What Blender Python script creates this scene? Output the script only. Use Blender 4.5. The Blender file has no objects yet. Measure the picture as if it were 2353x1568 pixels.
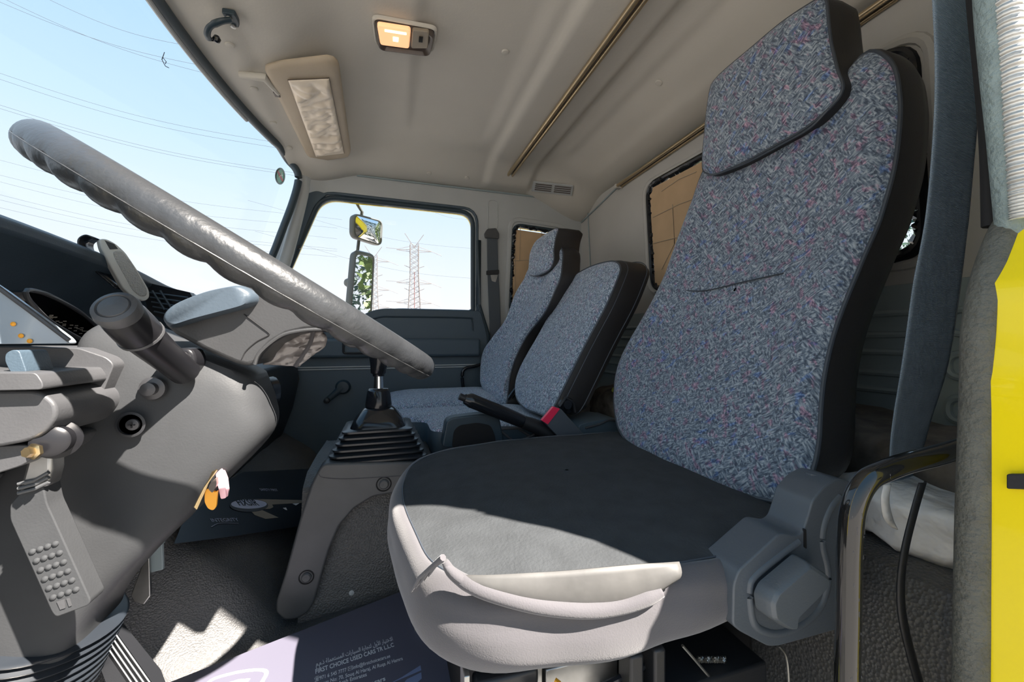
import bpy, math, random
from mathutils import Vector, Matrix, noise
random.seed(7)
R = math.radians; PI = math.pi
scene = bpy.context.scene
col = scene.collection
V = Vector
# ---------------------------------------------------------------- camera, sky, sun
F_PX = 916.0; YAW = R(17.3); SN, CS = math.sin(YAW), math.cos(YAW)
cam_d = bpy.data.cameras.new('camera'); cam_d.lens = F_PX/2353*36; cam_d.sensor_width = 36
cam_d.clip_start = 0.01; cam_d.clip_end = 2000
cam = bpy.data.objects.new('camera', cam_d); col.objects.link(cam)
cam.location = (0, 0, 0); cam.rotation_euler = (R(90), 0, -YAW)
scene.camera = cam
scene.view_settings.view_transform = 'Standard'; scene.view_settings.look = 'None'
scene.view_settings.gamma = 1; scene.view_settings.exposure = 0.38
scene.view_settings.use_curve_mapping = False
SUN = V((-0.85, 1.0, -1.54)).normalized()
sd = bpy.data.lights.new('sun', 'SUN'); sd.energy = 21.0; sd.angle = R(0.6); sd.color = (1.0, 0.92, 0.83)
so = bpy.data.objects.new('sun', sd); col.objects.link(so)
so.rotation_euler = SUN.to_track_quat('-Z', 'Y').to_euler()
w = bpy.data.worlds.new('sky'); scene.world = w; w.use_nodes = True
nt = w.node_tree; nt.nodes.clear()
N = nt.nodes.new; L = nt.links.new
tc = N('ShaderNodeTexCoord'); sep = N('ShaderNodeSeparateXYZ'); L(tc.outputs['Generated'], sep.inputs[0])
rp = N('ShaderNodeValToRGB'); L(sep.outputs['Z'], rp.inputs[0])
cr = rp.color_ramp; cr.elements[0].position = 0.0; cr.elements[0].color = (.86, .85, .86, 1)
cr.elements[1].position = 0.75; cr.elements[1].color = (0.27, 0.52, 0.82, 1)
e = cr.elements.new(0.14); e.color = (0.76, 0.81, .86, 1)
e = cr.elements.new(0.38); e.color = (0.53, 0.71, .88, 1)
dot = N('ShaderNodeVectorMath'); dot.operation = 'DOT_PRODUCT'; L(tc.outputs['Generated'], dot.inputs[0])
dot.inputs[1].default_value = (-SUN.x, -SUN.y, -SUN.z)
mr = N('ShaderNodeMapRange'); mr.interpolation_type = 'SMOOTHSTEP'; L(dot.outputs['Value'], mr.inputs[0])
mr.inputs[1].default_value = 0.0; mr.inputs[2].default_value = 0.9; mr.inputs[3].default_value = 1.0; mr.inputs[4].default_value = 1.0
bg = N('ShaderNodeBackground'); L(rp.outputs[0], bg.inputs[0]); L(mr.outputs[0], bg.inputs[1])
ou = N('ShaderNodeOutputWorld'); L(bg.outputs[0], ou.inputs[0])

# ---------------------------------------------------------------- helpers
def at(u, v, X=None, Y=None, Z=None):
    """point of the place that photo pixel (u, v) shows on the given world plane"""
    r = (u-1176.5)/F_PX; t = (784-v)/F_PX
    d = V((SN + r*CS, CS - r*SN, t))
    k = X/d.x if X is not None else (Y/d.y if Y is not None else Z/d.z)
    return d*k
def atp(u, v, p, n):
    r = (u-1176.5)/F_PX; t = (784-v)/F_PX
    d = V((SN + r*CS, CS - r*SN, t)); n = V(n)
    return d*(V(p).dot(n)/d.dot(n))
def px(pts, **k): return [at(u, v, **k) for u, v in pts]

WL = {}
def wl(o): return WL.get(o.name, V((0, 0, 0)))
def meta(o, label=None, cat=None, group=None, kind=None):
    for k_, v_ in (('label', label), ('category', cat), ('group', group), ('kind', kind)):
        if v_: o[k_] = v_
    return o
def empty(name, loc, label, cat, group=None):
    o = bpy.data.objects.new(name, None); col.objects.link(o); o.location = loc; o.empty_display_size = .05
    WL[o.name] = V(loc); return meta(o, label, cat, group)

def cr_curve(pts, n, closed=False):
    P = [V(p) for p in pts]; m = len(P); out = []
    segs = m if closed else m-1
    for i in range(n):
        f = i/(n if closed else n-1)*segs; j = min(int(f), segs-1); t = f-j
        if closed: a, b, c, d = P[(j-1) % m], P[j], P[(j+1) % m], P[(j+2) % m]
        else:
            b, c = P[j], P[j+1]; a = P[j-1] if j > 0 else b*2-c; d = P[j+2] if j+2 < m else c*2-b
        out.append(0.5*((2*b)+(c-a)*t+(2*a-5*b+4*c-d)*t*t+(3*b-a-3*c+d)*t**3))
    return out
def resample(P, n, closed=True):
    Q = list(P)+([P[0]] if closed else []); L_ = [0]
    for a, b in zip(Q, Q[1:]): L_.append(L_[-1]+(V(b)-V(a)).length)
    out = []; tot = L_[-1]; j = 0
    for i in range(n):
        s = tot*i/(n if closed else n-1)
        while j < len(L_)-2 and L_[j+1] < s: j += 1
        t = (s-L_[j])/max(1e-9, L_[j+1]-L_[j]); out.append(V(Q[j]).lerp(V(Q[j+1]), t))
    return out
def rounded(pts, r, seg=6):
    P = [V(p) for p in pts]; m = len(P); out = []
    for i in range(m):
        a, b, c = P[i-1], P[i], P[(i+1) % m]
        rr = r[i] if isinstance(r, (list, tuple)) else r
        d1, d2 = (a-b), (c-b); k = min(rr, d1.length*.49, d2.length*.49)
        p, q = b+d1.normalized()*k, b+d2.normalized()*k
        for s in range(seg+1):
            t = s/seg; out.append((1-t)**2*p+2*t*(1-t)*b+t*t*q)
    return out

class MB:
    def __init__(s): s.v = []; s.f = []
    def add(s, vs, fs):
        o = len(s.v); s.v += [V(x) for x in vs]; s.f += [tuple(i+o for i in f) for f in fs]; return s
    def box(s, c, d, rot=None):
        c = V(c); M = rot or Matrix.Identity(3)
        vs = [c+M@V((x*d[0]/2, y*d[1]/2, z*d[2]/2)) for x in (-1, 1) for y in (-1, 1) for z in (-1, 1)]
        return s.add(vs, [(0, 1, 3, 2), (4, 6, 7, 5), (0, 4, 5, 1), (2, 3, 7, 6), (0, 2, 6, 4), (1, 5, 7, 3)])
    def box2(s, a, b): a, b = V(a), V(b); return s.box((a+b)/2, tuple(abs(x) for x in (b-a)))
    def tube(s, path, r, seg=12, closed=False, flat=1.0, up=(0, 0, 1), cap=True):
        P = [V(p) for p in path]; n = len(P); vs = []; up = V(up)
        for i in range(n):
            a = P[i-1] if (i > 0 or closed) else P[i]; b = P[(i+1) % n] if (i < n-1 or closed) else P[i]
            t = (b-a).normalized(); x = t.cross(up)
            if x.length < 1e-3: x = t.cross(V((1, 0.01, 0)))
            x.normalize(); y = x.cross(t).normalized()
            rr = r[i] if isinstance(r, (list, tuple)) else r
            for k in range(seg):
                A = 2*PI*k/seg; vs.append(P[i]+x*math.cos(A)*rr+y*math.sin(A)*rr*flat)
        fs = []
        for i in range(n if closed else n-1):
            j = (i+1) % n
            for k in range(seg):
                k2 = (k+1) % seg; fs.append((i*seg+k, i*seg+k2, j*seg+k2, j*seg+k))
        if cap and not closed: fs += [tuple(range(seg))[::-1], tuple((n-1)*seg+k for k in range(seg))]
        return s.add(vs, fs)
    def prism(s, pts, vec):
        n = len(pts); vec = V(vec); P = [V(p) for p in pts]
        vs = P+[p+vec for p in P]
        fs = [tuple(range(n)), tuple(range(2*n-1, n-1, -1))]+[(i, n+i, n+(i+1) % n, (i+1) % n) for i in range(n)]
        return s.add(vs, fs)
    def rings(s, RR, closed=True, cap0=False, cap1=False):
        n = len(RR[0]); vs = [p for r_ in RR for p in r_]; fs = []
        for i in range(len(RR)-1):
            for k in range(n if closed else n-1):
                k2 = (k+1) % n; fs.append((i*n+k, i*n+k2, (i+1)*n+k2, (i+1)*n+k))
        if cap0: fs.append(tuple(range(n))[::-1])
        if cap1: fs.append(tuple((len(RR)-1)*n+k for k in range(n)))
        return s.add(vs, fs)
    def grid(s, fn, nu, nv):
        vs = [fn(i/nu, j/nv) for i in range(nu+1) for j in range(nv+1)]
        fs = [(i*(nv+1)+j, (i+1)*(nv+1)+j, (i+1)*(nv+1)+j+1, i*(nv+1)+j+1) for i in range(nu) for j in range(nv)]
        return s.add(vs, fs)
    def lathe(s, prof, o, ax, seg=28):
        o = V(o); ax = V(ax).normalized(); x = ax.orthogonal().normalized(); y = ax.cross(x)
        return s.rings([[o+ax*h+(x*math.cos(2*PI*k/seg)+y*math.sin(2*PI*k/seg))*max(r, 1e-5) for k in range(seg)] for r, h in prof], cap0=True, cap1=True)
    def holed(s, outer, inner, vec):
        n = len(outer); vec = V(vec)
        A = [V(p) for p in outer]; B = [V(p) for p in inner]
        s.rings([A, B, [p+vec for p in B], [p+vec for p in A], A]); return s
    def build(s, name, mat, parent=None, smooth=35, bevel=0, bseg=2, sub=0, solid=0, off=0, **kw):
        if parent is not None: base = wl(parent)
        else:
            lo = V([min(p[i] for p in s.v) for i in range(3)]); hi = V([max(p[i] for p in s.v) for i in range(3)])
            base = V(((lo.x+hi.x)/2, (lo.y+hi.y)/2, lo.z))
        me = bpy.data.meshes.new(name); me.from_pydata([p-base for p in s.v], [], s.f); me.validate()
        import bmesh
        bm = bmesh.new(); bm.from_mesh(me)
        bmesh.ops.remove_doubles(bm, verts=bm.verts, dist=1e-6)
        bmesh.ops.recalc_face_normals(bm, faces=bm.faces); bm.to_mesh(me); bm.free()
        me.materials.append(mat)
        o = bpy.data.objects.new(name, me); col.objects.link(o)
        if parent is not None: o.parent = parent
        else: o.location = base
        WL[o.name] = base
        if solid:
            m = o.modifiers.new('solid', 'SOLIDIFY'); m.thickness = solid; m.offset = off
        if bevel:
            m = o.modifiers.new('bevel', 'BEVEL'); m.width = bevel; m.segments = bseg; m.limit_method = 'ANGLE'; m.angle_limit = R(30)
        if sub:
            m = o.modifiers.new('sub', 'SUBSURF'); m.levels = m.render_levels = sub
        if smooth:
            me.polygons.foreach_set('use_smooth', [True]*len(me.polygons))
            if not sub: me.set_sharp_from_angle(angle=R(smooth))
        return meta(o, **kw)
def struct(o): o['kind'] = 'structure'; return o

def scale_loop(P, f, c=None):
    c = c or sum(P[1:], P[0].copy())/len(P)
    return [c+(p-c)*f for p in P]
def inset2(P, d):
    """inset a closed 2D loop (x,y in a Vector) by distance d towards its inside, kept star-shaped about its centre"""
    c = sum(P, V((0, 0)))/len(P); n = len(P); out = []
    for i, p in enumerate(P):
        L_ = (p-c).length; out.append(c+(p-c)*max(.02, (L_-d)/L_))
    return out

# ---------------------------------------------------------------- materials
def mat(name, c, rough=.6, metal=0, bump=None, var=0, vs=8, emit=None, spec=.5, sheen=0, coat=0, trans=0):
    """bump = (scale, strength, kind, distance)"""
    m = bpy.data.materials.new(name); m.use_nodes = True; t = m.node_tree
    b = t.nodes['Principled BSDF']
    b.inputs['Base Color'].default_value = (*c, 1); b.inputs['Roughness'].default_value = rough
    b.inputs['Metallic'].default_value = metal; b.inputs['Specular IOR Level'].default_value = spec
    if sheen: b.inputs['Sheen Weight'].default_value = sheen
    if coat: b.inputs['Coat Weight'].default_value = coat
    if emit: b.inputs['Emission Color'].default_value = (*emit[0], 1); b.inputs['Emission Strength'].default_value = emit[1]
    tcn = t.nodes.new('ShaderNodeTexCoord')
    if var:
        nz = t.nodes.new('ShaderNodeTexNoise'); nz.inputs['Scale'].default_value = vs; nz.inputs['Detail'].default_value = 6
        t.links.new(tcn.outputs['Object'], nz.inputs['Vector'])
        mx = t.nodes.new('ShaderNodeMapRange'); mx.inputs[1].default_value = .3; mx.inputs[2].default_value = .7
        mx.inputs[3].default_value = 1-var; mx.inputs[4].default_value = 1+var
        t.links.new(nz.outputs[0], mx.inputs[0])
        vm = t.nodes.new('ShaderNodeVectorMath'); vm.operation = 'SCALE'; vm.inputs[0].default_value = c
        t.links.new(mx.outputs[0], vm.inputs['Scale']); t.links.new(vm.outputs[0], b.inputs['Base Color'])
    if bump:
        sc, st, kd, ds = bump
        if kd == 'noise':
            tx = t.nodes.new('ShaderNodeTexNoise'); tx.inputs['Scale'].default_value = sc; tx.inputs['Detail'].default_value = 3; o_ = tx.outputs[0]
        elif kd == 'voronoi':
            tx = t.nodes.new('ShaderNodeTexVoronoi'); tx.inputs['Scale'].default_value = sc; o_ = tx.outputs[0]
        else:
            tx = t.nodes.new('ShaderNodeTexWave'); tx.inputs['Scale'].default_value = sc; tx.bands_direction = kd
            tx.inputs['Distortion'].default_value = 1.0; o_ = tx.outputs[1]
        t.links.new(tcn.outputs['Object'], tx.inputs['Vector'])
        bn = t.nodes.new('ShaderNodeBump'); bn.inputs['Strength'].default_value = st; bn.inputs['Distance'].default_value = ds
        t.links.new(o_, bn.inputs['Height']); t.links.new(bn.outputs[0], b.inputs['Normal'])
    return m
def seat_fabric(name, gain=1.0, pink=1.0):
    m = bpy.data.materials.new(name); m.use_nodes = True; t = m.node_tree; b = t.nodes['Principled BSDF']
    b.inputs['Roughness'].default_value = .95; b.inputs['Specular IOR Level'].default_value = .2; b.inputs['Sheen Weight'].default_value = .25
    tcn = t.nodes.new('ShaderNodeTexCoord')
    def dn(rot, sc, det=3, scale=(1, 1, 1)):
        mp = t.nodes.new('ShaderNodeMapping'); mp.vector_type = 'TEXTURE'; mp.inputs['Rotation'].default_value = rot; mp.inputs['Scale'].default_value = scale
        t.links.new(tcn.outputs['Object'], mp.inputs[0])
        n_ = t.nodes.new('ShaderNodeTexNoise'); n_.inputs['Scale'].default_value = sc; n_.inputs['Detail'].default_value = det
        t.links.new(mp.outputs[0], n_.inputs[0]); return n_.outputs[0]
    a = dn((R(52), 0, 0), 330, 4, (1, 4.5, 1)); c_ = dn((R(-38), 0, 0), 330, 4, (1, 4.5, 1))
    big = dn((R(20), 0, 0), 75, 2)
    gt = t.nodes.new('ShaderNodeMath'); gt.operation = 'GREATER_THAN'; gt.inputs[1].default_value = .5; t.links.new(big, gt.inputs[0])
    mx = t.nodes.new('ShaderNodeMix'); t.links.new(gt.outputs[0], mx.inputs[0]); t.links.new(a, mx.inputs[2]); t.links.new(c_, mx.inputs[3])
    ramp = t.nodes.new('ShaderNodeValToRGB'); t.links.new(mx.outputs[0], ramp.inputs[0]); r_ = ramp.color_ramp
    g = gain
    r_.elements[0].position = .36; r_.elements[0].color = (.065*g, .085*g, .12*g, 1)
    r_.elements[1].position = .66; r_.elements[1].color = (.42*g, .47*g, .52*g, 1)
    e_ = r_.elements.new(.50); e_.color = (.17*g, .215*g, .27*g, 1)
    pk = dn((R(52), 0, 0), 95, 3, (1, 2.2, 1))
    pr = t.nodes.new('ShaderNodeMapRange'); pr.inputs[1].default_value = .56; pr.inputs[2].default_value = .64; pr.inputs[4].default_value = .55*pink
    t.links.new(pk, pr.inputs[0])
    m2 = t.nodes.new('ShaderNodeMix'); m2.data_type = 'RGBA'; m2.blend_type = 'MULTIPLY'; m2.inputs[7].default_value = (1.5, .55, .75, 1)
    t.links.new(pr.outputs[0], m2.inputs[0]); t.links.new(ramp.outputs[0], m2.inputs[6])
    bl = dn((R(-38), 0, 0), 80, 3, (1, 2.2, 1))
    br = t.nodes.new('ShaderNodeMapRange'); br.inputs[1].default_value = .60; br.inputs[2].default_value = .68; br.inputs[4].default_value = .6*pink
    t.links.new(bl, br.inputs[0])
    m3 = t.nodes.new('ShaderNodeMix'); m3.data_type = 'RGBA'; m3.blend_type = 'MULTIPLY'; m3.inputs[7].default_value = (.4, .7, 1.4, 1)
    t.links.new(br.outputs[0], m3.inputs[0]); t.links.new(m2.outputs[2], m3.inputs[6]); t.links.new(m3.outputs[2], b.inputs['Base Color'])
    bn = t.nodes.new('ShaderNodeBump'); bn.inputs['Strength'].default_value = .35; bn.inputs['Distance'].default_value = .002
    t.links.new(mx.outputs[0], bn.inputs['Height']); t.links.new(bn.outputs[0], b.inputs['Normal'])
    return m
def glass_mat(name, tint=(1, 1, 1), refl=.06):
    m = bpy.data.materials.new(name); m.use_nodes = True; t = m.node_tree; t.nodes.clear()
    o = t.nodes.new('ShaderNodeOutputMaterial'); mx = t.nodes.new('ShaderNodeMixShader'); tr = t.nodes.new('ShaderNodeBsdfTransparent')
    gl = t.nodes.new('ShaderNodeBsdfGlossy'); gl.inputs['Roughness'].default_value = .02; tr.inputs[0].default_value = (*tint, 1)
    mx.inputs[0].default_value = refl
    t.links.new(tr.outputs[0], mx.inputs[1]); t.links.new(gl.outputs[0], mx.inputs[2]); t.links.new(mx.outputs[0], o.inputs[0]); return m

M = {}
M['headliner'] = mat('headliner', (.60, .57, .51), .75, bump=(160, .12, 'noise', .002), var=.04, vs=3)
M['trim'] = mat('trim_grey', (.47, .49, .49), .65, bump=(350, .25, 'noise', .001), var=.05, vs=5)
M['doorcard'] = mat('door_card', (.065, .095, .12), .5, bump=(300, .25, 'noise', .001))
M['rubber'] = mat('rubber_seal', (.03, .05, .065), .4)
M['black'] = mat('black_plastic', (.018, .019, .022), .45, bump=(400, .2, 'noise', .0006))
M['dash'] = mat('dash_plastic', (.05, .075, .10), .5, bump=(500, .3, 'noise', .0008), var=.06, vs=20)
M['dashgrey'] = mat('dash_grey', (.06, .061, .065), .45, bump=(420, .25, 'noise', .0006), var=.08, vs=30)
M['column'] = mat('column_plastic', (.046, .048, .051), .5, spec=.15, bump=(450, .25, 'noise', .0006), var=.1, vs=14)
M['wheel'] = mat('wheel_rim', (.026, .028, .031), .36, bump=(140, .35, 'noise', .002), var=.3, vs=12)
M['hub'] = mat('wheel_hub', (.034, .035, .037), .42, bump=(420, .3, 'noise', .0006), var=.06)
M['horn'] = mat('horn_pad', (.05, .068, .088), .38, bump=(250, .3, 'noise', .0008))
M['fabric'] = seat_fabric('seat_fabric', 1.0)
M['fabric2'] = seat_fabric('seat_fabric_far', 1.3, .5)
M['vinyl'] = mat('seat_vinyl', (.022, .021, .022), .5, bump=(300, .25, 'noise', .0008))
M['piping'] = mat('piping', (.05, .06, .075), .45)
M['cushtop'] = mat('cushion_panel', (.050, .054, .058), .9, bump=(260, .6, 'noise', .0015), var=.12, vs=30, spec=.2)
M['cushcover'] = mat('cushion_cover', (.092, .088, .095), .9, bump=(600, .3, 'noise', .001), var=.07, vs=12, spec=.2, sheen=.3)
M['cushold'] = mat('cushion_vinyl', (.085, .083, .08), .6, bump=(40, .3, 'noise', .002), var=.22, vs=25)
M['recliner'] = mat('recliner_plastic', (.085, .10, .118), .42, bump=(420, .3, 'noise', .0006))
M['knob'] = mat('recliner_knob', (.10, .115, .13), .4, bump=(420, .3, 'noise', .0006))
M['mat'] = mat('rubber_mat', (.115, .115, .115), .5, bump=(330, .7, 'voronoi', .002), var=.1, vs=10)
M['tunnel'] = mat('tunnel_leather', (.10, .098, .095), .42, bump=(260, .7, 'voronoi', .002), var=.1, vs=8)
M['console'] = mat('console_plastic', (.076, .079, .083), .45, bump=(450, .3, 'noise', .0006), var=.08, vs=20)
M['stalk'] = mat('stalk_black', (.012, .012, .014), .3, spec=.35)
M['bar'] = mat('bar_black', (.012, .012, .012), .09, coat=.5)
M['gloss'] = mat('gloss_black', (.012, .014, .018), .16, bump=(30, .1, 'noise', .001))
M['boot'] = mat('rubber_boot', (.02, .024, .03), .3)
M['chrome'] = mat('chrome', (.75, .77, .78), .18, 1)
M['brass'] = mat('brass', (.65, .5, .28), .3, 1)
M['steel'] = mat('steel', (.45, .45, .44), .4, 1, var=.2, vs=30)
M['rail'] = mat('rail_metal', (.48, .38, .24), .32, .75)
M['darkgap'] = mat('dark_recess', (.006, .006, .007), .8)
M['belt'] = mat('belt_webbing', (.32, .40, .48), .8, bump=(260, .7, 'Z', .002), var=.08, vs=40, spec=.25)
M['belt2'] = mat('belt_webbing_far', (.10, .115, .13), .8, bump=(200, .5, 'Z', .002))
M['red'] = mat('buckle_red', (.90, .03, .10), .35, emit=None)
M['yellow'] = mat('yellow_paint', (.95, .74, .0), .3, coat=.3)
M['seal'] = mat('door_seal', (.10, .10, .085), .75, bump=(260, .9, 'noise', .003), var=.15, vs=60)
M['sealtop'] = mat('door_seal_grey', (.22, .28, .28), .7, bump=(260, .9, 'noise', .003), var=.15, vs=60)
M['sealsun'] = mat('ribbed_seal_sunlit', (.85, .85, .82), .8, bump=(60, 1, 'Z', .004), var=.12, vs=60)  # near-white colour stands in for sunlight on the door seal
M['card'] = mat('cardboard', (.60, .42, .25), .85, bump=(18, .3, 'noise', .003), var=.12, vs=6)
M['visor'] = mat('visor_vinyl', (.46, .38, .28), .55, bump=(120, .2, 'noise', .001), var=.06)
M['satin'] = mat('visor_satin', (.85, .74, .60), .3, bump=(14, .5, 'noise', .004))
M['lamphouse'] = mat('lamp_housing', (.09, .07, .06), .3)
M['lampswitch'] = mat('lamp_switch', (.30, .25, .19), .4)
M['lens'] = mat('lamp_lens', (1, .7, .4), .3, emit=((1.0, .50, .22), .62))
M['bulb'] = mat('lamp_bulb', (1, .9, .7), .3, emit=((1.0, .80, .50), 2.2))
M['glass'] = glass_mat('window_glass', (.985, .99, 1), .015)
M['lensglass'] = mat('instrument_lens', (.30, .36, .42), .12, coat=1)
M['mirror'] = mat('mirror_glass', (.9, .9, .9), .01, 1)
M['mirrorback'] = mat('mirror_frame', (.12, .13, .13), .35)
M['paper'] = mat('printed_card', (.13, .125, .165), .45, var=.05, vs=3)
M['paperdark'] = mat('floor_mat_print', (.012, .014, .02), .35)
M['ink'] = mat('white_ink', (.85, .85, .86), .6)
M['tan'] = mat('tan_print', (.28, .24, .19), .6)
M['bluegrey'] = mat('label_blue', (.48, .52, .68), .5)
M['blueband'] = mat('blue_print', (.25, .30, .48), .5)
M['film'] = mat('crumpled_film', (.24, .22, .215), .18, bump=(26, 1, 'noise', .012), coat=.6)
M['plasticwrap'] = mat('white_plastic_wrap', (.75, .74, .72), .35, bump=(26, .9, 'noise', .012), var=.15, vs=18)
M['camo'] = mat('brown_blanket', (.10, .085, .07), .8, bump=(30, .8, 'noise', .006), var=.6, vs=26)
M['limecloth'] = mat('lime_cloth', (.32, .34, .06), .8, var=.3, vs=30)
M['orange'] = mat('orange_tag', (.95, .40, .02), .3)
M['pink'] = mat('pink_tag', (.95, .55, .60), .3)
M['device'] = mat('device_grey', (.50, .49, .46), .45)
M['deviceface'] = mat('speaker_mesh', (.34, .33, .31), .6, bump=(500, .9, 'voronoi', .001))
M['sticker'] = mat('sticker_green', (.12, .36, .26), .5)
M['stickerred'] = mat('sticker_red', (.4, .05, .06), .5)
M['rear'] = mat('rear_wall_trim', (.50, .49, .46), .7, bump=(200, .15, 'noise', .002), var=.05, vs=4)
M['ground'] = mat('ground', (.20, .19, .18), .9, var=.1, vs=.3)
M['pylon'] = mat('pylon_steel', (.14, .125, .12), .6, .3)
M['pylonred'] = mat('pylon_red', (.14, .04, .035), .6)
M['wire'] = mat('power_cable', (.05, .06, .07), .7)
M['leaf'] = mat('leaves', (.13, .19, .05), .7, var=.5, vs=4)
M['leaf2'] = mat('leaves_dark', (.03, .085, .05), .7, var=.4, vs=4)
M['bark'] = mat('bark', (.12, .08, .05), .9)
M['screw'] = mat('screw_head', (.07, .07, .075), .3, .5)
M['sill'] = mat('painted_steel', (.30, .36, .37), .5, var=.1)

# ================================================================ THE CAB SHELL
YW = 1.95          # passenger side wall
XR = 1.0           # rear wall
ZF = -0.60         # floor
def sm(a, b, x):
    t = max(0, min(1, (x-a)/(b-a))); return t*t*(3-2*t)
def ray_poly(c, ang, P):
    d = V((math.cos(ang), math.sin(ang))); best = None
    for i in range(len(P)):
        a, b = P[i]-c, P[(i+1) % len(P)]-c; e = b-a; den = d.x*e.y-d.y*e.x
        if abs(den) < 1e-12: continue
        t = (a.x*e.y-a.y*e.x)/den; s = (a.x*d.y-a.y*d.x)/den
        if t > 0 and -1e-6 <= s <= 1+1e-6 and (best is None or t > best): best = t
    return c+d*(best or 0.01)
def holed2(mb, outer, inner, mp, vec):
    O = [V(p) for p in outer]; I = [V(p) for p in inner]; c = sum(I, V((0, 0)))/len(I)
    A = sorted(set([round(2*PI*i/96, 5) for i in range(96)]+[round(math.atan2((p-c).y, (p-c).x) % (2*PI), 5) for p in O+I]))
    return mb.holed([mp(ray_poly(c, a, O)) for a in A], [mp(ray_poly(c, a, I)) for a in A], vec)

# floor with the toe board rising towards the front
def floor_z(X, Y):
    z = ZF
    xs = -.37+.15*sm(.84, .95, Y)
    if X < xs: z += min(xs-X, .09)*1.5+max(0, xs-X-.09)*.8
    z += .012*noise.noise(V((X*9, Y*7, 1)))+.02*noise.noise(V((X*3.5, Y*3, 4)))*sm(-.1, -.4, X)
    return z
f = MB(); f.grid(lambda u, v: V((-.80+1.80*u, .12+1.85*v, floor_z(-.80+1.80*u, .12+1.85*v))), 90, 90)
struct(f.build('floor', M['mat'], smooth=80))

# ceiling: a headliner panel with raised bands
def roof_front(Y): return -.49+.12*((Y-1.05)/.85)**2
def ceil_z(X, Y):
    z = .835
    z -= .075*sm(1.72, 1.95, Y)+.02*sm(.42, .16, Y)
    z -= .115*sm(.66, 1.0, X)
    z -= .045*sm(-.10, -.30, X)
    z -= .012*sm(-.34, -.40, X)
    b = sm(.43, .47, X)*(1-sm(.66, .69, X))*sm(1.93, 1.86, Y)
    z -= .018*b
    z += .010*sm(.06, .10, X)*(1-sm(.36, .42, X))*sm(.62, .72, Y)*(1-sm(1.55, 1.65, Y))
    z += .008*sm(.74, .78, X)*(1-sm(.86, .90, X))*sm(.62, .72, Y)*(1-sm(1.55, 1.65, Y))
    return z
c = MB()
def cf(u, v):
    Y = .10+1.86*v; x0 = roof_front(Y)-.01; X = x0+(XR+.01-x0)*u; return V((X, Y, ceil_z(X, Y)))
c.grid(cf, 150, 90); o = c.build('ceiling', M['headliner'], smooth=80); struct(o)
r_ = MB(); r_.grid(lambda u, v: (lambda Y: V((roof_front(Y)-.06+(XR+.1-roof_front(Y)+.06)*u, Y, .90)))(.08+1.94*v), 10, 20)
struct(r_.build('trim_9', M['yellow'], solid=.02))

# passenger side wall: front panel with the door window, rear panel with the quarter window
W1 = rounded([V((-.285, .648)), V((.405, .640)), V((.405, .143)), V((-.02, .143)), V((-.19, .06)), V((-.52, .04))], [.07, .07, .015, .1, .06, .01], 8)
W2 = rounded([V((.615, .60)), V((.895, .585)), V((.895, .15)), V((.595, .145))], .05, 6)
mpY = lambda y: (lambda p: V((p.x, y, p.y)))
O1 = [V((-.33, .775)), V((.505, .775)), V((.505, ZF-.03)), V((-.80, ZF-.03)), V((-.58, .04))]
O2 = [V((.505, .775)), V((XR+.02, .775)), V((XR+.02, ZF-.03)), V((.505, ZF-.03))]
p = MB(); holed2(p, O1, W1, mpY(YW), (0, .05, 0)); holed2(p, O2, W2, mpY(YW), (0, .05, 0))
struct(p.build('wall_right', M['trim'], smooth=40))
p = MB(); holed2(p, O1, W1, mpY(YW+.055), (0, .012, 0)); holed2(p, O2, W2, mpY(YW+.055), (0, .012, 0))
struct(p.build('trim_8', M['yellow'], smooth=40))
def loop3(P, y): return [V((q.x, y, q.y)) for q in P]
def wframe(name, P, r, glass=True, y=YW+.006):
    g = MB()
    g.add(loop3(P, YW+.03), [tuple(range(len(P)))]); gl = g.build(name, M['glass'], solid=.004, smooth=0); struct(gl)
    s = MB(); s.tube(loop3(resample(P, 120), y), r, 10, closed=True, up=(0, 1, 0)); s.build('window_seal', M['rubber'], gl)
    s = MB(); s.rings([loop3(resample(P, 120), YW+.001), loop3(resample(P, 120), YW+.05)]); s.build('window_reveal', M['rubber'], gl)
    return gl
w1 = wframe('window_1', W1, .012)
s = MB(); s.tube(loop3(resample(scale_loop(W1, 1.045), 120), YW-.002), .007, 8, closed=True, up=(0, 1, 0)); s.build('outer_seal', M['doorcard'], w1)
s = MB(); s.prism(rounded(px([(676, 470), (700, 446), (728, 438), (752, 446), (738, 456), (722, 472), (702, 520), (668, 608), (640, 700), (612, 700), (640, 600), (664, 520)], Y=YW-.012), .012, 3), (0, .012, 0)); s.build('window_frame', M['doorcard'], w1, bevel=.004)
s = MB(); s.lathe([(.008, 0), (.008, .010), (.005, .013), (0, .013)], at(688, 569, Y=YW-.012), (0, -1, 0)); s.build('window_stop', M['black'], w1)
w2 = wframe('window_2', W2, .010)
s = MB(); s.tube(loop3(resample(scale_loop(W2, 1.12), 120), YW-.002), .012, 8, closed=True, flat=.5, up=(0, 1, 0)); s.build('window_surround', M['trim'], w2)

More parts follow.
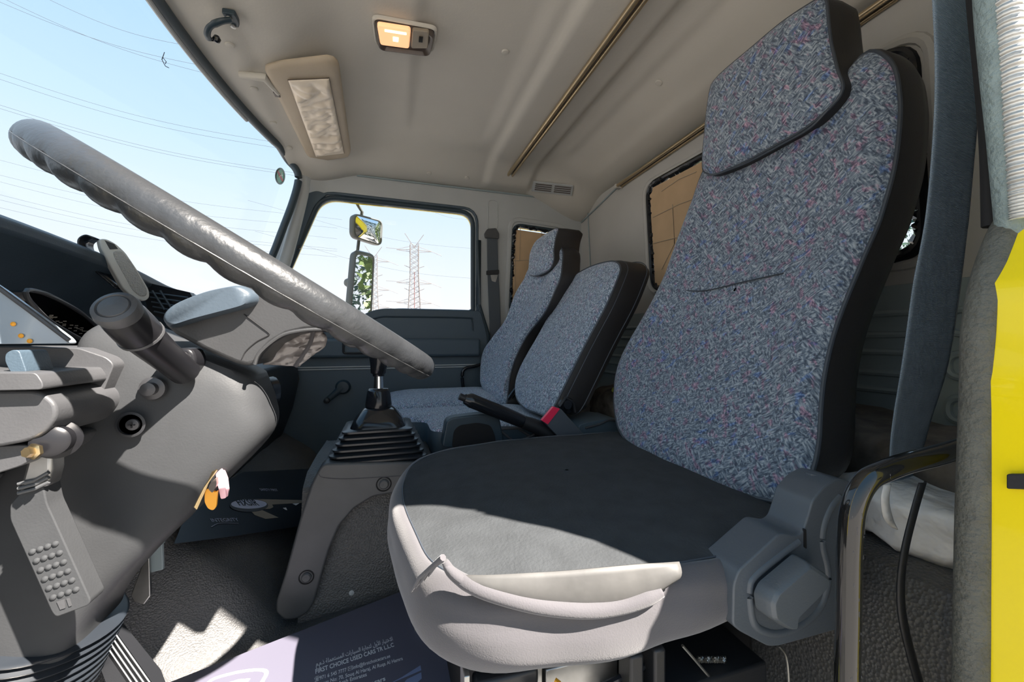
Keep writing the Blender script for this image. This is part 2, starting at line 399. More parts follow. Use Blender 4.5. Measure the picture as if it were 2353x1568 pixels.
# rear wall with its window (taped up with cardboard)
W3 = rounded([V((.52, .60)), V((1.37, .625)), V((1.335, .20)), V((.50, .165))], .06, 7)
p = MB(); holed2(p, [V((.10, .80)), V((1.97, .80)), V((1.97, ZF-.03)), V((.10, ZF-.03))], W3, lambda q: V((XR, q.x, q.y)), (.05, 0, 0))
wr = struct(p.build('wall_rear', M['rear'], smooth=40))
lw = MB(); lw.box2((XR-.008, .19, -.30), (XR-.001, 1.94, .115)); lw = struct(lw.build('trim_13', M['sill'], bevel=.002))
for z in (.035, -.045, -.125):
    for y0, y1 in ((.30, .465), (.50, 1.2), (1.24, 1.85)):
        rb = MB(); pts = rounded([V((XR-.009, y0, z+.022)), V((XR-.009, y1, z+.022)), V((XR-.009, y1, z-.022)), V((XR-.009, y0, z-.022))], .021, 6)
        rb.tube(pts, .007, 8, closed=True, up=(1, 0, 0)); rb.build('pressed_rib', M['sill'], lw)
lp = [V((XR+.02, q.x, q.y)) for q in W3]
g = MB(); g.add([q+V((.01, 0, 0)) for q in lp], [tuple(range(len(lp)))]); w3 = struct(g.build('window_3', M['glass'], solid=.004, smooth=0))
s = MB(); s.tube([V((XR-.002, q.x, q.y)) for q in resample(W3, 160)], .010, 8, closed=True, up=(1, 0, 0)); s.build('window_seal', M['gloss'], w3)
s = MB(); s.tube([V((XR+.002, q.x, q.y)) for q in resample(scale_loop(W3, 1.06), 160)], .012, 8, closed=True, flat=1, up=(1, 0, 0)); s.build('window_surround', M['rear'], w3)
# tape: crinkled glossy band round the panes
def tape(P, mp, name, parent, rr=.013):
    t = MB(); L_ = [mp(q) for q in resample(P, 220)]
    L_ = [q+V((noise.noise(q*60), noise.noise(q*55+V((3, 1, 2))), noise.noise(q*50)))*.008 for q in L_]
    t.tube(L_, [rr*(1+.5*noise.noise(q*70)) for q in L_], 7, closed=True); return t.build(name, M['gloss'], parent, smooth=20)
tape(scale_loop(W3, .985), lambda q: V((XR+.004, q.x, q.y)), 'tape_band', w3)
tape(scale_loop(W2, .97), lambda q: V((q.x, YW+.004, q.y)), 'tape_band', w2, .009)

# driver side wall: the open door aperture
AP = [V((-.62, -.62)), V((.425, -.62)), V((.428, -.2)), V((.431, -.03)), V((.440, .044)), V((.475, .10)), V((.495, .30)), V((.475, .47)), V((.41, .63)), V((.28, .755)), V((.06, .803)), V((-.40, .803)), V((-.56, .15))]
p = MB(); holed2(p, [V((-.80, .88)), V((XR+.05, .88)), V((XR+.05, -.75)), V((-.80, -.75))], AP, mpY(.18), (0, -.055, 0))
struct(p.build('wall_left', M['yellow'], smooth=40))
# inner lining behind the aperture
p = MB(); p.prism([V((x, .186, z)) for x, z in ((.50, -.6), (.50, .2), (.52, .84), (1.0, .84), (1.0, -.6))], (0, .012, 0))
struct(p.build('trim_4', M['trim'], smooth=0))
# aperture seals
d1 = MB(); d1.tube(cr_curve(px([(2232, 1750), (2232, 1568), (2238, 1200), (2248, 900), (2251, 770), (2268, 660), (2300, 560), (2345, 470), (2400, 390)], Y=.187), 60), .0102, 14)
struct(d1.build('trim_5', M['seal'], smooth=80))
d1 = MB(); d1.tube(cr_curve(px([(2270, -200), (2277, 0), (2290, 150), (2306, 300), (2322, 470), (2330, 560)], Y=.183), 40), .0094, 12)
struct(d1.build('trim_6', M['sealtop'], smooth=80))
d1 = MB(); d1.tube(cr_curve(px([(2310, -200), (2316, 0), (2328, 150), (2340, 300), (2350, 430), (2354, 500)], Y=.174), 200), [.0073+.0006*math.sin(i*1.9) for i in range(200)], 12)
struct(d1.build('trim_7', M['sealsun'], smooth=80))  # strip painting the sunlit stretch of the upper seal
d1 = MB(); d1.tube(cr_curve(px([(2240, -200), (2253, 0), (2272, 200), (2283, 350), (2287, 520)], Y=.196), 40), .0072, 8, flat=1.6)
struct(d1.build('trim_10', M['darkgap'], smooth=80))
# striker pad on the yellow jamb
b = MB(); b.prism(rounded(px([(2312, 1090), (2420, 1090), (2420, 1128), (2312, 1124)], X=.425), .001, 2), (.006, 0, 0))
meta(b.build('door_bump_stop', M['black'], bevel=.001), 'small black rubber stop on the yellow door jamb at the right', 'rubber stop')

# windshield
def wsx(Y, Z): return roof_front(Y)-.02-(.77-Z)*.30
g = MB(); g.grid(lambda u, v: V((wsx(.22+1.66*v, .10+.68*u), .22+1.66*v, .10+.68*u)), 10, 40)
ws = struct(g.build('window_4', M['glass'], smooth=80, solid=.004))
GP = [V((-.365, .20, .70))]+[V((roof_front(Y)-.003, Y, .772)) for Y in [.26+1.52*i/30 for i in range(31)]]+px([(664, 366), (683, 388), (688, 412), (676, 460), (650, 530), (622, 600)], Y=1.86)+[V((-.56, 1.85, .08))]
GPc = cr_curve(GP[1:], 160)
s = MB(); s.tube([q+V((-.004, 0, -.004)) for q in GPc], .0145, 12); s.build('windshield_seal', M['rubber'], ws)
s = MB(); s.tube([q+V((-.012, 0, -.018)) for q in GPc[:112]], .006, 8); s.build('seal_lip', M['trim'], ws)
s = MB(); s.tube(cr_curve([at(700, 408, Y=1.9), at(694, 450, Y=1.9), at(672, 540, Y=1.9), at(652, 610, Y=1.9), at(620, 700, Y=1.9)], 30), .024, 16, flat=1)
struct(s.build('trim_2', M['trim'], smooth=80))
s = MB(); s.tube([V((-.36, .19, .80)), V((-.455, .19, .40)), V((-.56, .19, .06)), V((-.62, .19, -.1))], .04, 16)
struct(s.build('trim_3', M['trim'], smooth=80))
# header strip joining roof and windshield, firewall
s = MB(); s.box2((-1.0, .12, -.62), (-.93, 1.97, .12)); struct(s.build('wall_front', M['black'], smooth=0))
# seams, rivet buttons on the trim
s = MB(); s.tube([at(820, 403, Y=YW-.004), at(1060, 432, Y=YW-.004), at(1345, 466, Y=YW-.004)], .0045, 8); struct(s.build('trim_1', M['sill'], smooth=80))
s = MB(); s.tube([V((XR-.004, y, ceil_z(XR, y)-.006)) for y in (1.94, 1.5, 1.0, .5, .2)], .004, 8); struct(s.build('trim_11', M['sill'], smooth=80))
s = MB(); s.tube([at(1350, 470, X=XR-.003), at(1353, 540, X=XR-.003), at(1358, 640, X=XR-.003)], .003, 8); struct(s.build('trim_12', M['sill'], smooth=80))
def onceil(u, v, off=0):
    a_ = at(u, v, Z=1.0); lo, hi = .1, 1.0
    for _ in range(40):
        m_ = (lo+hi)/2; p_ = a_*m_
        if p_.z > ceil_z(p_.x, p_.y)-off: hi = m_
        else: lo = m_
    return a_*lo
def ceil_n(p_):
    e_ = .01; return V((ceil_z(p_.x+e_, p_.y)-ceil_z(p_.x-e_, p_.y), ceil_z(p_.x, p_.y+e_)-ceil_z(p_.x, p_.y-e_), -2*e_)).normalized()
def button(u, v, label, r=.011, **k):
    q = onceil(u, v) if 'Z' in k else at(u, v, **k); ax = ceil_n(q) if 'Z' in k else (V((0, -1, 0)) if 'Y' in k else V((-1, 0, 0)))
    b = MB(); b.lathe([(r, -.004), (r, .0015), (r*.8, .0035), (0, .0045)], q, ax, 20)
    meta(b.build('trim_clip', M['headliner']), label, 'trim clip', 'round clips holding the headliner and trim')
button(1161, 119, 'round clip in the headliner between dome lamp and middle rail', Z=.833)
button(1514, 190, 'round clip in the headliner behind the middle rail', Z=.836)
button(986, 398, 'round clip above the passenger window, left of the pair', Z=.765)
button(1073, 409, 'round clip above the passenger window, right of the pair', Z=.765)
button(528, 103, 'round clip in the headliner edge beside the ball hook', Z=.776)
button(584, 204, 'round clip in the headliner edge left of the sun visor hinge', Z=.776)
button(628, 282, 'round clip in the headliner edge beside the lower half of the visor', Z=.776)
button(665, 340, 'round clip in the headliner corner nearest the windshield sticker', Z=.776)
button(1337, 485, 'round clip in the rear corner above the small cardboard window', r=.009, Y=YW)
button(1342, 566, 'round clip in the rear corner beside the cardboard window, lower one', r=.009, Y=YW)

# ================================================================ OUTSIDE
g = MB(); g.add([(-400, -400, -1.8), (400, -400, -1.8), (400, 400, -1.8), (-400, 400, -1.8)], [(0, 1, 2, 3)])
struct(g.build('ground', M['ground'], smooth=0))
def pylon(u, D, vtop, label, red):
    b = at(u, 784, Y=D); zt = at(u, vtop, Y=D).z; z0 = -1.8; Hh = zt-z0
    t = empty('transmission_tower', (b.x, D, z0), label, 'pylon', 'lattice power pylons beyond the passenger window')
    def hw(z): return (.105 if z > .62 else .105+(.62-z)*.16)*Hh*.62
    T = MB(); lv = [i/22 for i in range(23)]; rr = .0042*Hh*.7
    top = .91
    for sx in (-1, 1):
        for sy in (-1, 1):
            T.tube([V((b.x+sx*hw(z)*.55, D+sy*hw(z)*.55, z0+z*Hh)) for z in lv if z <= top], rr, 5)
    for i, z in enumerate(lv[:-1]):
        z2 = lv[i+1]
        if z2 > top: break
        for sy in (-1, 1):
            for a in (-1, 1):
                T.tube([V((b.x+a*hw(z)*.55, D+sy*hw(z)*.55, z0+z*Hh)), V((b.x-a*hw(z2)*.55, D+sy*hw(z2)*.55, z0+z2*Hh))], rr*.6, 4)
        for sx in (-1, 1):
            T.tube([V((b.x+sx*hw(z)*.55, D-hw(z)*.55, z0+z*Hh)), V((b.x+sx*hw(z2)*.55, D+hw(z2)*.55, z0+z2*Hh))], rr*.6, 4)
    T.build('lattice_mast', M['pylon'], t, smooth=0)
    c_ = MB(); c_.tube([V((b.x, D-hw(.5)*.3, z0)), V((b.x, D-hw(.5)*.3, z0+.66*Hh))], rr*1.1, 5); c_.build('red_riser', red, t, smooth=0)
    sc = Hh/26
    for k, (z, L_, dz) in enumerate(((.86, 6.3, -.3), (.70, 3.6, .9), (.575, 6.3, -.3), (.50, 3.6, .9), (.40, 6.3, -.3), (.30, 3.6, .9))):
        for s_ in (-1, 1):
            a = MB(); zz = z0+z*Hh; x1 = b.x+s_*L_*sc*.62; w_ = hw(z)*.5
            a.tube([V((b.x+s_*w_, D, zz)), V((x1, D, zz+dz*.6*sc))], rr*.9, 5)
            if L_ > 5:
                a.tube([V((b.x+s_*w_, D, zz-.5*sc)), V((x1, D, zz-.3*.6*sc))], rr*.7, 5)
                a.tube([V((b.x+s_*w_, D, zz+.8*sc)), V((x1-s_*.4*sc, D, zz)), V((b.x+s_*L_*sc*.98, D, zz-(1.0 if s_ > 0 else -.1)*sc))], rr*.6, 5)
            a.build('crossarm', M['pylon'], t, smooth=0)
    for s_ in (-1, 1):
        a = MB(); a.tube([V((b.x, D, z0+.88*Hh)), V((b.x+s_*2.1*sc, D, z0+1.0*Hh))], rr*.9, 5)
        a.build('earth_wire_horn', M['pylon'], t, smooth=0)
pylon(952, 110, 538, 'nearer lattice power pylon standing free in the middle of the passenger window', M['pylonred'])
pylon(858, 128, 566, 'farther lattice power pylon half hidden behind the tall outside mirror', M['pylon'])
WIRES = [((-30, -8), (470, 152)), ((-30, -22), (470, 168)), ((90, -12), (450, 108)), ((-30, 158), (600, 322)), ((-30, 172), (600, 334)),
         ((-30, 232), (640, 392)), ((-30, 240), (640, 398)), ((-30, 360), (650, 490)), ((-30, 395), (640, 512)), ((-30, 410), (640, 535)), ((-30, 440), (640, 560)), ((-30, 452), (640, 566)), ((-30, 470), (640, 580)),
         ((690, 495), (1100, 572)), ((700, 565), (1090, 640)), ((940, 455), (1090, 505))]
WN = ['top', 'second', 'third', 'fourth', 'fifth', 'sixth', 'seventh', 'eighth', 'ninth', 'tenth', 'eleventh', 'twelfth', 'lowest']
for i, (a, b_) in enumerate(WIRES):
    wp = MB(); A, B = at(*a, Y=70), at(*b_, Y=70)
    pts = [A.lerp(B, t/24)+V((0, 0, -1.1*math.sin(PI*t/24))) for t in range(-6, 31)]
    wp.tube(pts, .022 if i < 7 else .017, 5)
    lab = ('thin power line crossing the windshield, %s from the top' % WN[i] if i not in (0, 12) else 'thin power line crossing the windshield, the %s one' % WN[i]) if i < 13 else ['thin power line in the passenger window passing behind the round mirror', 'thin power line in the passenger window at the middle of the pylon', 'thin power line in the top right of the passenger window'][i-13]
    meta(wp.build('power_line', M['wire'], smooth=80), lab, 'power line', 'power lines in the sky')
def tree(x, y, h, r, mt, label, seed):
    rnd = random.Random(seed)
    t = empty('leafy_tree', (x, y, -1.8), label, 'tree', 'trees behind the truck')
    k = MB(); k.tube([V((x, y, -1.8)), V((x+.1, y, -1.8+h*.4)), V((x, y+.1, -1.8+h*.75))], [.16, .12, .05], 10); k.build('trunk', M['bark'], t)
    fo = MB()
    for i in range(9000):
        a = rnd.random()*2*PI; zz = rnd.random(); rad = r*math.sin(PI*min(1, zz*.92+.08))**.6*(.6+.45*rnd.random())
        q = V((x+math.cos(a)*rad, y+math.sin(a)*rad, -1.8+h*(.12+.88*zz))); s_ = .06+.07*rnd.random()
        n1 = V((rnd.uniform(-1, 1), rnd.uniform(-1, 1), rnd.uniform(-1, 1))).normalized(); n2 = n1.orthogonal().normalized()
        fo.add([q-n1*s_, q+n2*s_*.5, q+n1*s_, q-n2*s_*.5], [(0, 1, 2, 3)])
    fo.build('foliage', mt, t, smooth=0)
tree(4.6, 4.8, 6.5, 1.5, M['leaf'], 'light green leafy tree behind the truck, seen in the outside mirrors', 1)
tree(9.5, 2.2, 9.0, 2.6, M['leaf2'], 'tall dark green tree behind the truck, filling the tall mirror', 2)
tree(13.5, 8.6, 9.5, 3.0, M['leaf2'], 'broad dark green tree farthest behind the truck', 3)
tree(6.0, .2, 4.5, 1.3, M['leaf'], 'bright green tree glimpsed through the gap beside the driver seat', 4)
# passenger side mirrors
def mirror(name, pts, Y, label, cat, xr, bulge=0):
    q = px(pts, Y=Y); c_ = sum(q, V((0, 0, 0)))/len(q)
    n = V(xr).normalized()
    q = [atp(u, v, c_, n) for u, v in pts]
    t = MR; hs = MB(); P = rounded(q, .035, 6); cc = sum(P, V((0, 0, 0)))/len(P)
    hs.rings([[cc+(p_-cc)*s_+n*d_ for p_ in P] for s_, d_ in ((.90, .0), (.93, .006), (1.0, .004), (1.04, -.008), (1.0, -.03), (.8, -.045), (.3, -.05))], cap1=True)
    t = hs.build(name, M['mirrorback'], t, label=label)
    gl = MB(); gl.rings([[cc+(p_-cc)*.92*s_+n*(.001+bulge*(1-s_*s_)) for p_ in P] for s_ in [1-i/12 for i in range(12)]+[.01]]); gl.build('mirror_glass', M['mirror'], t, smooth=80)
    return t, cc, n
Ym = YW+.24
MR = empty('side_mirrors', at(814, 700, Y=YW+.24), 'pair of outside mirrors on a dark tubular arm beyond the passenger window', 'mirror')
m1, c1, n1 = mirror('convex_mirror', [(813, 490), (879, 508), (876, 566), (812, 545)], Ym, 'small rounded mirror', 'mirror', (.715, -.70, -.03), .012)
m2, c2, n2 = mirror('tall_mirror', [(816, 576), (860, 586), (852, 745), (802, 735)], Ym, 'tall rectangular mirror', 'mirror', (.80, -.60, .0))
a = MB(); a.tube(cr_curve([at(810, 430, Y=YW+.10), at(818, 462, Y=Ym-.04), at(832, 487, Y=Ym)], 12)+[at(826, 540, Y=Ym+.04), at(814, 640, Y=Ym+.045), at(802, 790, Y=Ym+.045)], .0085, 10)
ma = a.build('mirror_arm', M['mirrorback'], MR, smooth=80)
k = MB(); k.lathe([(.022, -.012), (.024, .0), (.018, .012), (0, .015)], at(800, 650, Y=Ym+.03), (-.7, -.7, 0)); k.build('arm_clamp', M['mirrorback'], ma)

# ================================================================ STEERING WHEEL
SWC = V((-.1432, .600, .0829)); E1 = V((math.cos(.5596), 0, -math.sin(.5596))); E2 = V((0, 1, 0)); EN = E1.cross(E2).normalized()
if EN.z < 0: EN = -EN
RW, RT = .2265, .0160
sw = empty('steering_wheel', SWC, 'large worn black steering wheel seen nearly edge on in front of the driver seat', 'steering wheel')
def rimf():
    nt_, np_ = 360, 28; RR = []
    for i in range(nt_):
        a = 2*PI*i/nt_; d = E1*math.cos(a)+E2*math.sin(a); ring = []
        for k in range(np_):
            p_ = 2*PI*k/np_; lo = max(0, -math.sin(p_)+.1)
            g_ = abs(math.sin(a*21)) ; rr = RT+lo*(.0036*(g_**.8)-.0026)
            ring.append(SWC+d*(RW+rr*math.cos(p_))+EN*(rr*math.sin(p_)*1.06))
        RR.append(ring)
    RR.append(RR[0]); return RR
m_ = MB(); m_.rings(rimf()); m_.build('rim', M['wheel'], sw, smooth=80)
s = MB()
for off in (.35,):
    s.tube([SWC+(E1*math.cos(a)+E2*math.sin(a))*(RW+RT*math.cos(-off)*1.0)+EN*RT*math.sin(-off)*1.06 for a in [2*PI*i/200 for i in range(200)]], .0006, 5, closed=True, up=EN)
s.build('mould_seam', M['hub'], sw)
hub = [(373, 735), (378, 748), (400, 768), (470, 806), (540, 836), (568, 843), (592, 836), (602, 815), (625, 790), (660, 770), (700, 760), (738, 758), (760, 768), (800, 800), (840, 800), (700, 700), (590, 640), (540, 672), (450, 705)]
h = MB(); h.prism(px(hub, Y=.535), (0, .11, 0)); hb = h.build('hub_shroud', M['hub'], sw, bevel=.006, bseg=3)
ln = MB(); ln.tube(cr_curve(px([(556, 824), (566, 806), (590, 785), (615, 772), (618, 766), (600, 752), (560, 722)], Y=.534), 30), .0006, 6); ln.build('panel_seam', M['darkgap'], hb)
ln = MB(); ln.tube(cr_curve(px([(585, 838), (594, 815), (622, 788), (655, 768), (700, 759), (738, 757)], Y=.532), 30), .0022, 8); ln.build('spoke_edge', M['hub'], hb)
pad = [(370, 735), (378, 716), (405, 696), (470, 670), (530, 657), (556, 656), (580, 670), (586, 684), (580, 697), (560, 706), (500, 722), (440, 738), (395, 752), (380, 750)]
h = MB(); PP = px(pad, Y=.52); PP = resample(cr_curve(PP, 80, closed=True), 80); cc = sum(PP, V((0, 0, 0)))/80
h.rings([[cc+(q-cc)*s_+V((0, y_, 0)) for q in PP] for s_, y_ in ((.86, -.004), (.95, .0), (1.0, .008), (1.0, .02), (1.03, .10), (1.0, .13), (.9, .14))], cap0=True, cap1=True)
hp = h.build('horn_pad', M['horn'], sw, smooth=60)
ln = MB(); ln.tube(cr_curve(px([(392, 734), (420, 708), (470, 688), (500, 668)], Y=.524), 20), .0007, 6); ln.build('pad_seam', M['darkgap'], hp)
fl = MB(); fq = px([(604, 838), (612, 806), (640, 782), (690, 763), (742, 762), (752, 778), (748, 796), (715, 820), (688, 842)], Y=.60)
fc = sum(fq, V((0, 0, 0)))/len(fq); fr = resample(fq, 70)
fl.rings([[fc+(q-fc)*s_+V((0, .006*noise.noise(V((q.x*70*s_, q.z*160*s_, s_*3))), 0)) for q in fr] for s_ in (1, .85, .7, .5, .3, .1, .01)]); fl.build('crumpled_film', M['film'], sw, solid=.002, smooth=60)
ln = MB(); ln.tube(cr_curve(px([(720, 762), (712, 790), (695, 818), (678, 843)], Y=.598), 16), .0028, 8); ln.build('film_edge', M['cushcover'], sw)
for a in (R(90),):
    d = E1*math.cos(a)+E2*math.sin(a)
    s = MB(); s.tube([SWC-EN*.06+d*.04, SWC-EN*.045+d*.14, SWC-EN*.01+d*(RW-.005)], [.02, .016, .013], 10, flat=.55); s.build('spoke', M['hub'], sw)

# ================================================================ COLUMN
cl = empty('steering_column', at(90, 1500, Y=.59), 'dark plastic steering column cover under the steering wheel', 'steering column')
def sell(c_, a, b, ua, ub, n=3.0, k=64):
    out = []
    for i in range(k):
        t = 2*PI*i/k; ct, st = math.cos(t), math.sin(t)
        out.append(c_+ua*a*math.copysign(abs(ct)**(2/n), ct)+ub*b*math.copysign(abs(st)**(2/n), st))
    return out
UA = V((.90, 0, -.44)).normalized()
cen = [(452, 800, .080, .05), (440, 850, .098, .06), (425, 930, .103, .064), (308, 1080, .090, .064), (172, 1240, .077, .064), (105, 1350, .067, .062), (88, 1425, .062, .06)]
c_ = MB(); ctl = [(at(u, v, Y=.60), a, b) for u, v, a, b in cen]
cs = cr_curve([q[0] for q in ctl], 40); ab = cr_curve([V((q[1], q[2], 0)) for q in ctl], 40)
c_.rings([sell(cs[i], ab[i].x, ab[i].y, UA, E2, 4.6) for i in range(40)], cap0=True, cap1=True)
shroud = c_.build('column_shroud', M['column'], cl, smooth=60)
# lower blade of the shroud on the right
c_ = MB(); c_.prism(rounded(px([(552, 905), (603, 878), (606, 905), (600, 945), (575, 992), (545, 1022), (505, 1068), (470, 1120), (440, 1170), (395, 1228), (380, 1232), (440, 1130), (500, 1050), (530, 990)], Y=.60), .006, 3), (0, .05, 0))
c_.build('shroud_blade', M['column'], cl, bevel=.003)
c_ = MB(); c_.lathe([(.0, -.002), (.012, -.002), (.013, .0), (.012, .003), (.007, .004), (.007, .011), (.0, .012)], at(352, 893, Y=.533), (0, -1, 0)); c_.build('trim_screw', M['screw'], shroud)
c_ = MB(); c_.lathe([(.0, -.001), (.0125, -.001), (.0135, .001), (.011, .0015), (.0105, -.001)], at(300, 976, Y=.527), (0, -1, 0)); sc_ = c_.build('screw_recess', M['black'], shroud)
c_ = MB(); q = at(306, 976, Y=.5255); c_.lathe([(.0, 0), (.0062, 0), (.0058, .002), (0, .003)], q, (0, -1, 0)); c_.build('screw_head', M['screw'], cl)
c_ = MB(); c_.box(q+V((0, -.0032, 0)), (.006, .0006, .0012)); c_.box(q+V((0, -.0032, 0)), (.0012, .0006, .006)); c_.build('screw_slot', M['darkgap'], cl)
c_ = MB(); q = at(611, 905, Y=.63); c_.tube([q, q+V((.004, .02, 0))], [.011, .011], 16, flat=2.0); c_.build('ignition_lock', M['gloss'], cl)
# stalk
st = [at(268, 712, Y=.43), at(322, 768, Y=.462), at(326, 772, Y=.464), at(372, 812, Y=.492), at(425, 855, Y=.53)]
c_ = MB(); c_.tube(cr_curve(st[:2], 4), [.0150, .0172, .0178, .0180], 28); c_.build('stalk_grip', M['stalk'], cl, label='glossy black grip of the stalk')
c_ = MB(); d = (st[0]-st[1]).normalized(); c_.lathe([(.0165, -.006), (.0172, -.001), (.0160, .004), (.0125, .0055), (.0115, .0042), (.0105, .0055), (0, .0072)], st[0], d, 32)
c_.build('stalk_end_cap', M['dashgrey'], cl, label='grey end cap of the stalk')
c_ = MB(); c_.tube([st[1], st[2]], [.0186, .0186], 28); c_.build('stalk_ring', M['dashgrey'], cl)
c_ = MB(); c_.tube(st[2:], [.0165, .0150, .0145], 24); c_.build('stalk_stem', M['stalk'], cl)
c_ = MB(); c_.prism(rounded(px([(340, 838), (395, 800), (440, 800), (452, 828), (438, 862), (405, 882)], Y=.522), .010, 5), (0, .03, 0)); c_.build('stalk_collar', M['stalk'], cl, bevel=.004, bseg=3)
# gaiter at the foot of the column and the tube below it
ax = (cs[-1]-cs[-4]).normalized(); ax = V((-.28, 0, -.96)).normalized(); c_ = MB(); base = at(90, 1425, Y=.60)
ring = []
for i in range(40):
    h_ = i/39*.075; ring.append((.074+.0035*math.sin(i*1.25)-.006*i/39, h_))
c_.lathe(ring, base-ax*.004, ax, 56); c_.build('ribbed_gaiter', M['boot'], cl, smooth=80)
c_ = MB(); c_.lathe([(.052, .0), (.050, .3)], base+ax*.06, ax, 40); c_.build('column_tube', M['dashgrey'], cl)

# tilt lever beside the column
tl = empty('tilt_lever', at(150, 1410, Y=.47), 'grey steering tilt lever with a dotted grip in front of the steering column', 'lever')
Yl = .475
b = MB(); b.prism(rounded(px([(22, 1160), (60, 1118), (98, 1112), (108, 1160), (120, 1185), (208, 1380), (203, 1392), (128, 1420), (118, 1408), (22, 1195)], Y=Yl), .004, 4), (0, .02, 0)); lv = b.build('lever_grip', M['column'], tl, bevel=.004, bseg=3)
b = MB()
for i in range(6):
    for j in range(4):
        u = 75+i*9.5+j*17.5; v = 1268+i*21-j*6
        b.lathe([(.0027, 0), (.0024, .001), (.0014, .0017), (0, .002)], at(u, v, Y=Yl), (0, -1, 0), 10)
b.build('grip_dots', M['column'], lv, kind='stuff')
b = MB(); b.prism(px([(130, 1384), (148, 1378), (150, 1398), (138, 1402)], Y=Yl-.001), (0, .002, 0)); b.prism(px([(152, 1377), (158, 1375), (164, 1393), (158, 1395)], Y=Yl-.001), (0, .002, 0)); b.build('embossed_mark', M['dashgrey'], lv)
for k in range(3):
    b = MB(); b.tube(px([(42, 1112+k*11), (80, 1104+k*10), (112, 1086+k*11)], Y=Yl-.002), .0016, 8); b.build('rubber_rib', M['console'], tl)
b = MB(); b.prism(px([(60, 1060), (118, 1030), (118, 1080), (108, 1120), (40, 1135)], Y=Yl), (0, .018, 0)); b.build('lever_arm', M['steel'], tl, bevel=.003)
b = MB(); b.lathe([(.015, 0), (.017, .003), (.013, .006), (.013, .02), (.010, .022), (0, .022)], at(135, 1010, Y=.475), (.3, -1, .1)); b.build('pivot_bush', M['stalk'], tl)
b = MB(); b.lathe([(.0065, 0), (.007, .003), (.0045, .004), (.0042, .008), (0, .008)], at(84, 1037, Y=.448), (-.3, -1, .1), 6); b.build('pivot_bolt', M['brass'], tl)

# ignition keys
ky = empty('ignition_keys', at(485, 1110, Y=.545), 'ignition keys with orange and pink plastic tags hanging under the steering column', 'keys')
b = MB(); b.prism(rounded(px([(475, 1122), (495, 1132), (500, 1128), (497, 1165), (490, 1174), (478, 1170), (470, 1155), (470, 1135)], Y=.54), .003, 4), (0, .003, 0)); b.build('orange_tag', M['orange'], ky, bevel=.001)
b = MB(); b.prism(rounded(px([(495, 1090), (510, 1076), (517, 1110), (520, 1145), (507, 1148), (500, 1115)], Y=.545), .002, 3), (0, .003, 0)); b.build('pink_tag', M['pink'], ky, bevel=.001)
b = MB(); b.prism(rounded(px([(514, 1080), (522, 1100), (525, 1125), (522, 1143), (517, 1138), (516, 1105)], Y=.547), .001, 3), (0, .003, 0)); b.build('pink_tag', M['pink'], ky)
b = MB(); b.prism(rounded(px([(482, 1112), (496, 1098), (498, 1115), (488, 1134), (478, 1124)], Y=.537), .002, 3), (0, .006, 0)); b.build('key_head', M['lamphouse'], ky)
for k in range(3):
    b = MB(); b.tube(px([(498-4*k, 1080+2*k), (470, 1120+4*k), (447+2*k, 1166+2*k)], Y=.534+.002*k), .0011, 6); b.build('key_blade', M['brass'], ky)

# ================================================================ DASHBOARD
ds = empty('dashboard', (-.60, 1.1, -.4), 'dark blue-black dashboard across the front of the cab below the windshield', 'dashboard')
prof = [(-.95, .02), (-.80, .09), (-.66, .145), (-.54, .163), (-.475, .160), (-.452, .148), (-.450, .132), (-.475, .112), (-.530, .06), (-.56, .0), (-.58, -.05), (-.95, -.05)]
b = MB(); ys = [.20, .5, .75, .95, 1.2, 1.6, 1.93]
def dz(y): return .004-.035*sm(.6, 1.3, y)
def dx(y): return -.035*sm(.85, 1.25, y)
b.rings([[V((x+dx(y), y, z+dz(y))) for x, z in prof] for y in [.2+1.73*i/40 for i in range(41)]], cap0=True, cap1=True)
b.build('dash_top', M['dash'], ds, smooth=50, bevel=.004)
b = MB(); low = [(-.95, .0), (-.58, -.01), (-.42, -.05), (-.365, -.09), (-.355, -.16), (-.38, -.28), (-.42, -.39), (-.52, -.48), (-.95, -.5)]
b.rings([[V((x, y, z)) for x, z in low] for y in (.82, 1.0, 1.4, 1.87)], cap0=True, cap1=True); b.build('dash_lower', M['black'], ds, smooth=40, bevel=.006)
b = MB(); b.rings([[V((min(x-.10, -.47), y, z)) for x, z in low] for y in (.20, .5, .82)], cap0=True, cap1=True); b.build('dash_driver_side', M['black'], ds, smooth=40, bevel=.004)
# instrument cluster
cl_o = [at(u, v, Y=.56+.0012*max(0, u-60)) for u, v in [(58, 672), (75, 668), (120, 682), (190, 722), (245, 772), (262, 800), (235, 802), (190, 782), (120, 742), (75, 700)]]
b = MB(); q = resample(cr_curve(cl_o, 80, closed=True), 80); b.rings([[p_+V((0, .0, 0)) for p_ in q], [p_+V((-.03, .01, 0)) for p_ in q]], cap1=True); b.build('instrument_cluster', M['gloss'], ds, smooth=40)
b = MB(); b.tube(q, .0025, 8, closed=True, up=(0, 1, 0)); b.build('cluster_bezel', M['dashgrey'], ds)
b = MB()
for k in range(26):
    u = 110+random.random()*120; v = 728+(u-110)*.42+random.uniform(-8, 8); qq = at(u, v, Y=.555+.0012*(u-60)); b.box(qq, (.003, .001, .0012))
b.build('gauge_marks', M['tan'], ds, kind='stuff')
b = MB(); b.prism(rounded(px([(-300, 470), (0, 668), (60, 712), (150, 778), (158, 790), (-300, 793)], Y=.50), .003, 3), (0, .012, 0)); lg = b.build('cluster_lens', M['lensglass'], ds, bevel=.001)
b = MB(); b.tube(px([(-300, 462), (0, 664), (60, 708), (158, 782)], Y=.498), .0022, 8); b.build('lens_rim', M['dashgrey'], ds)
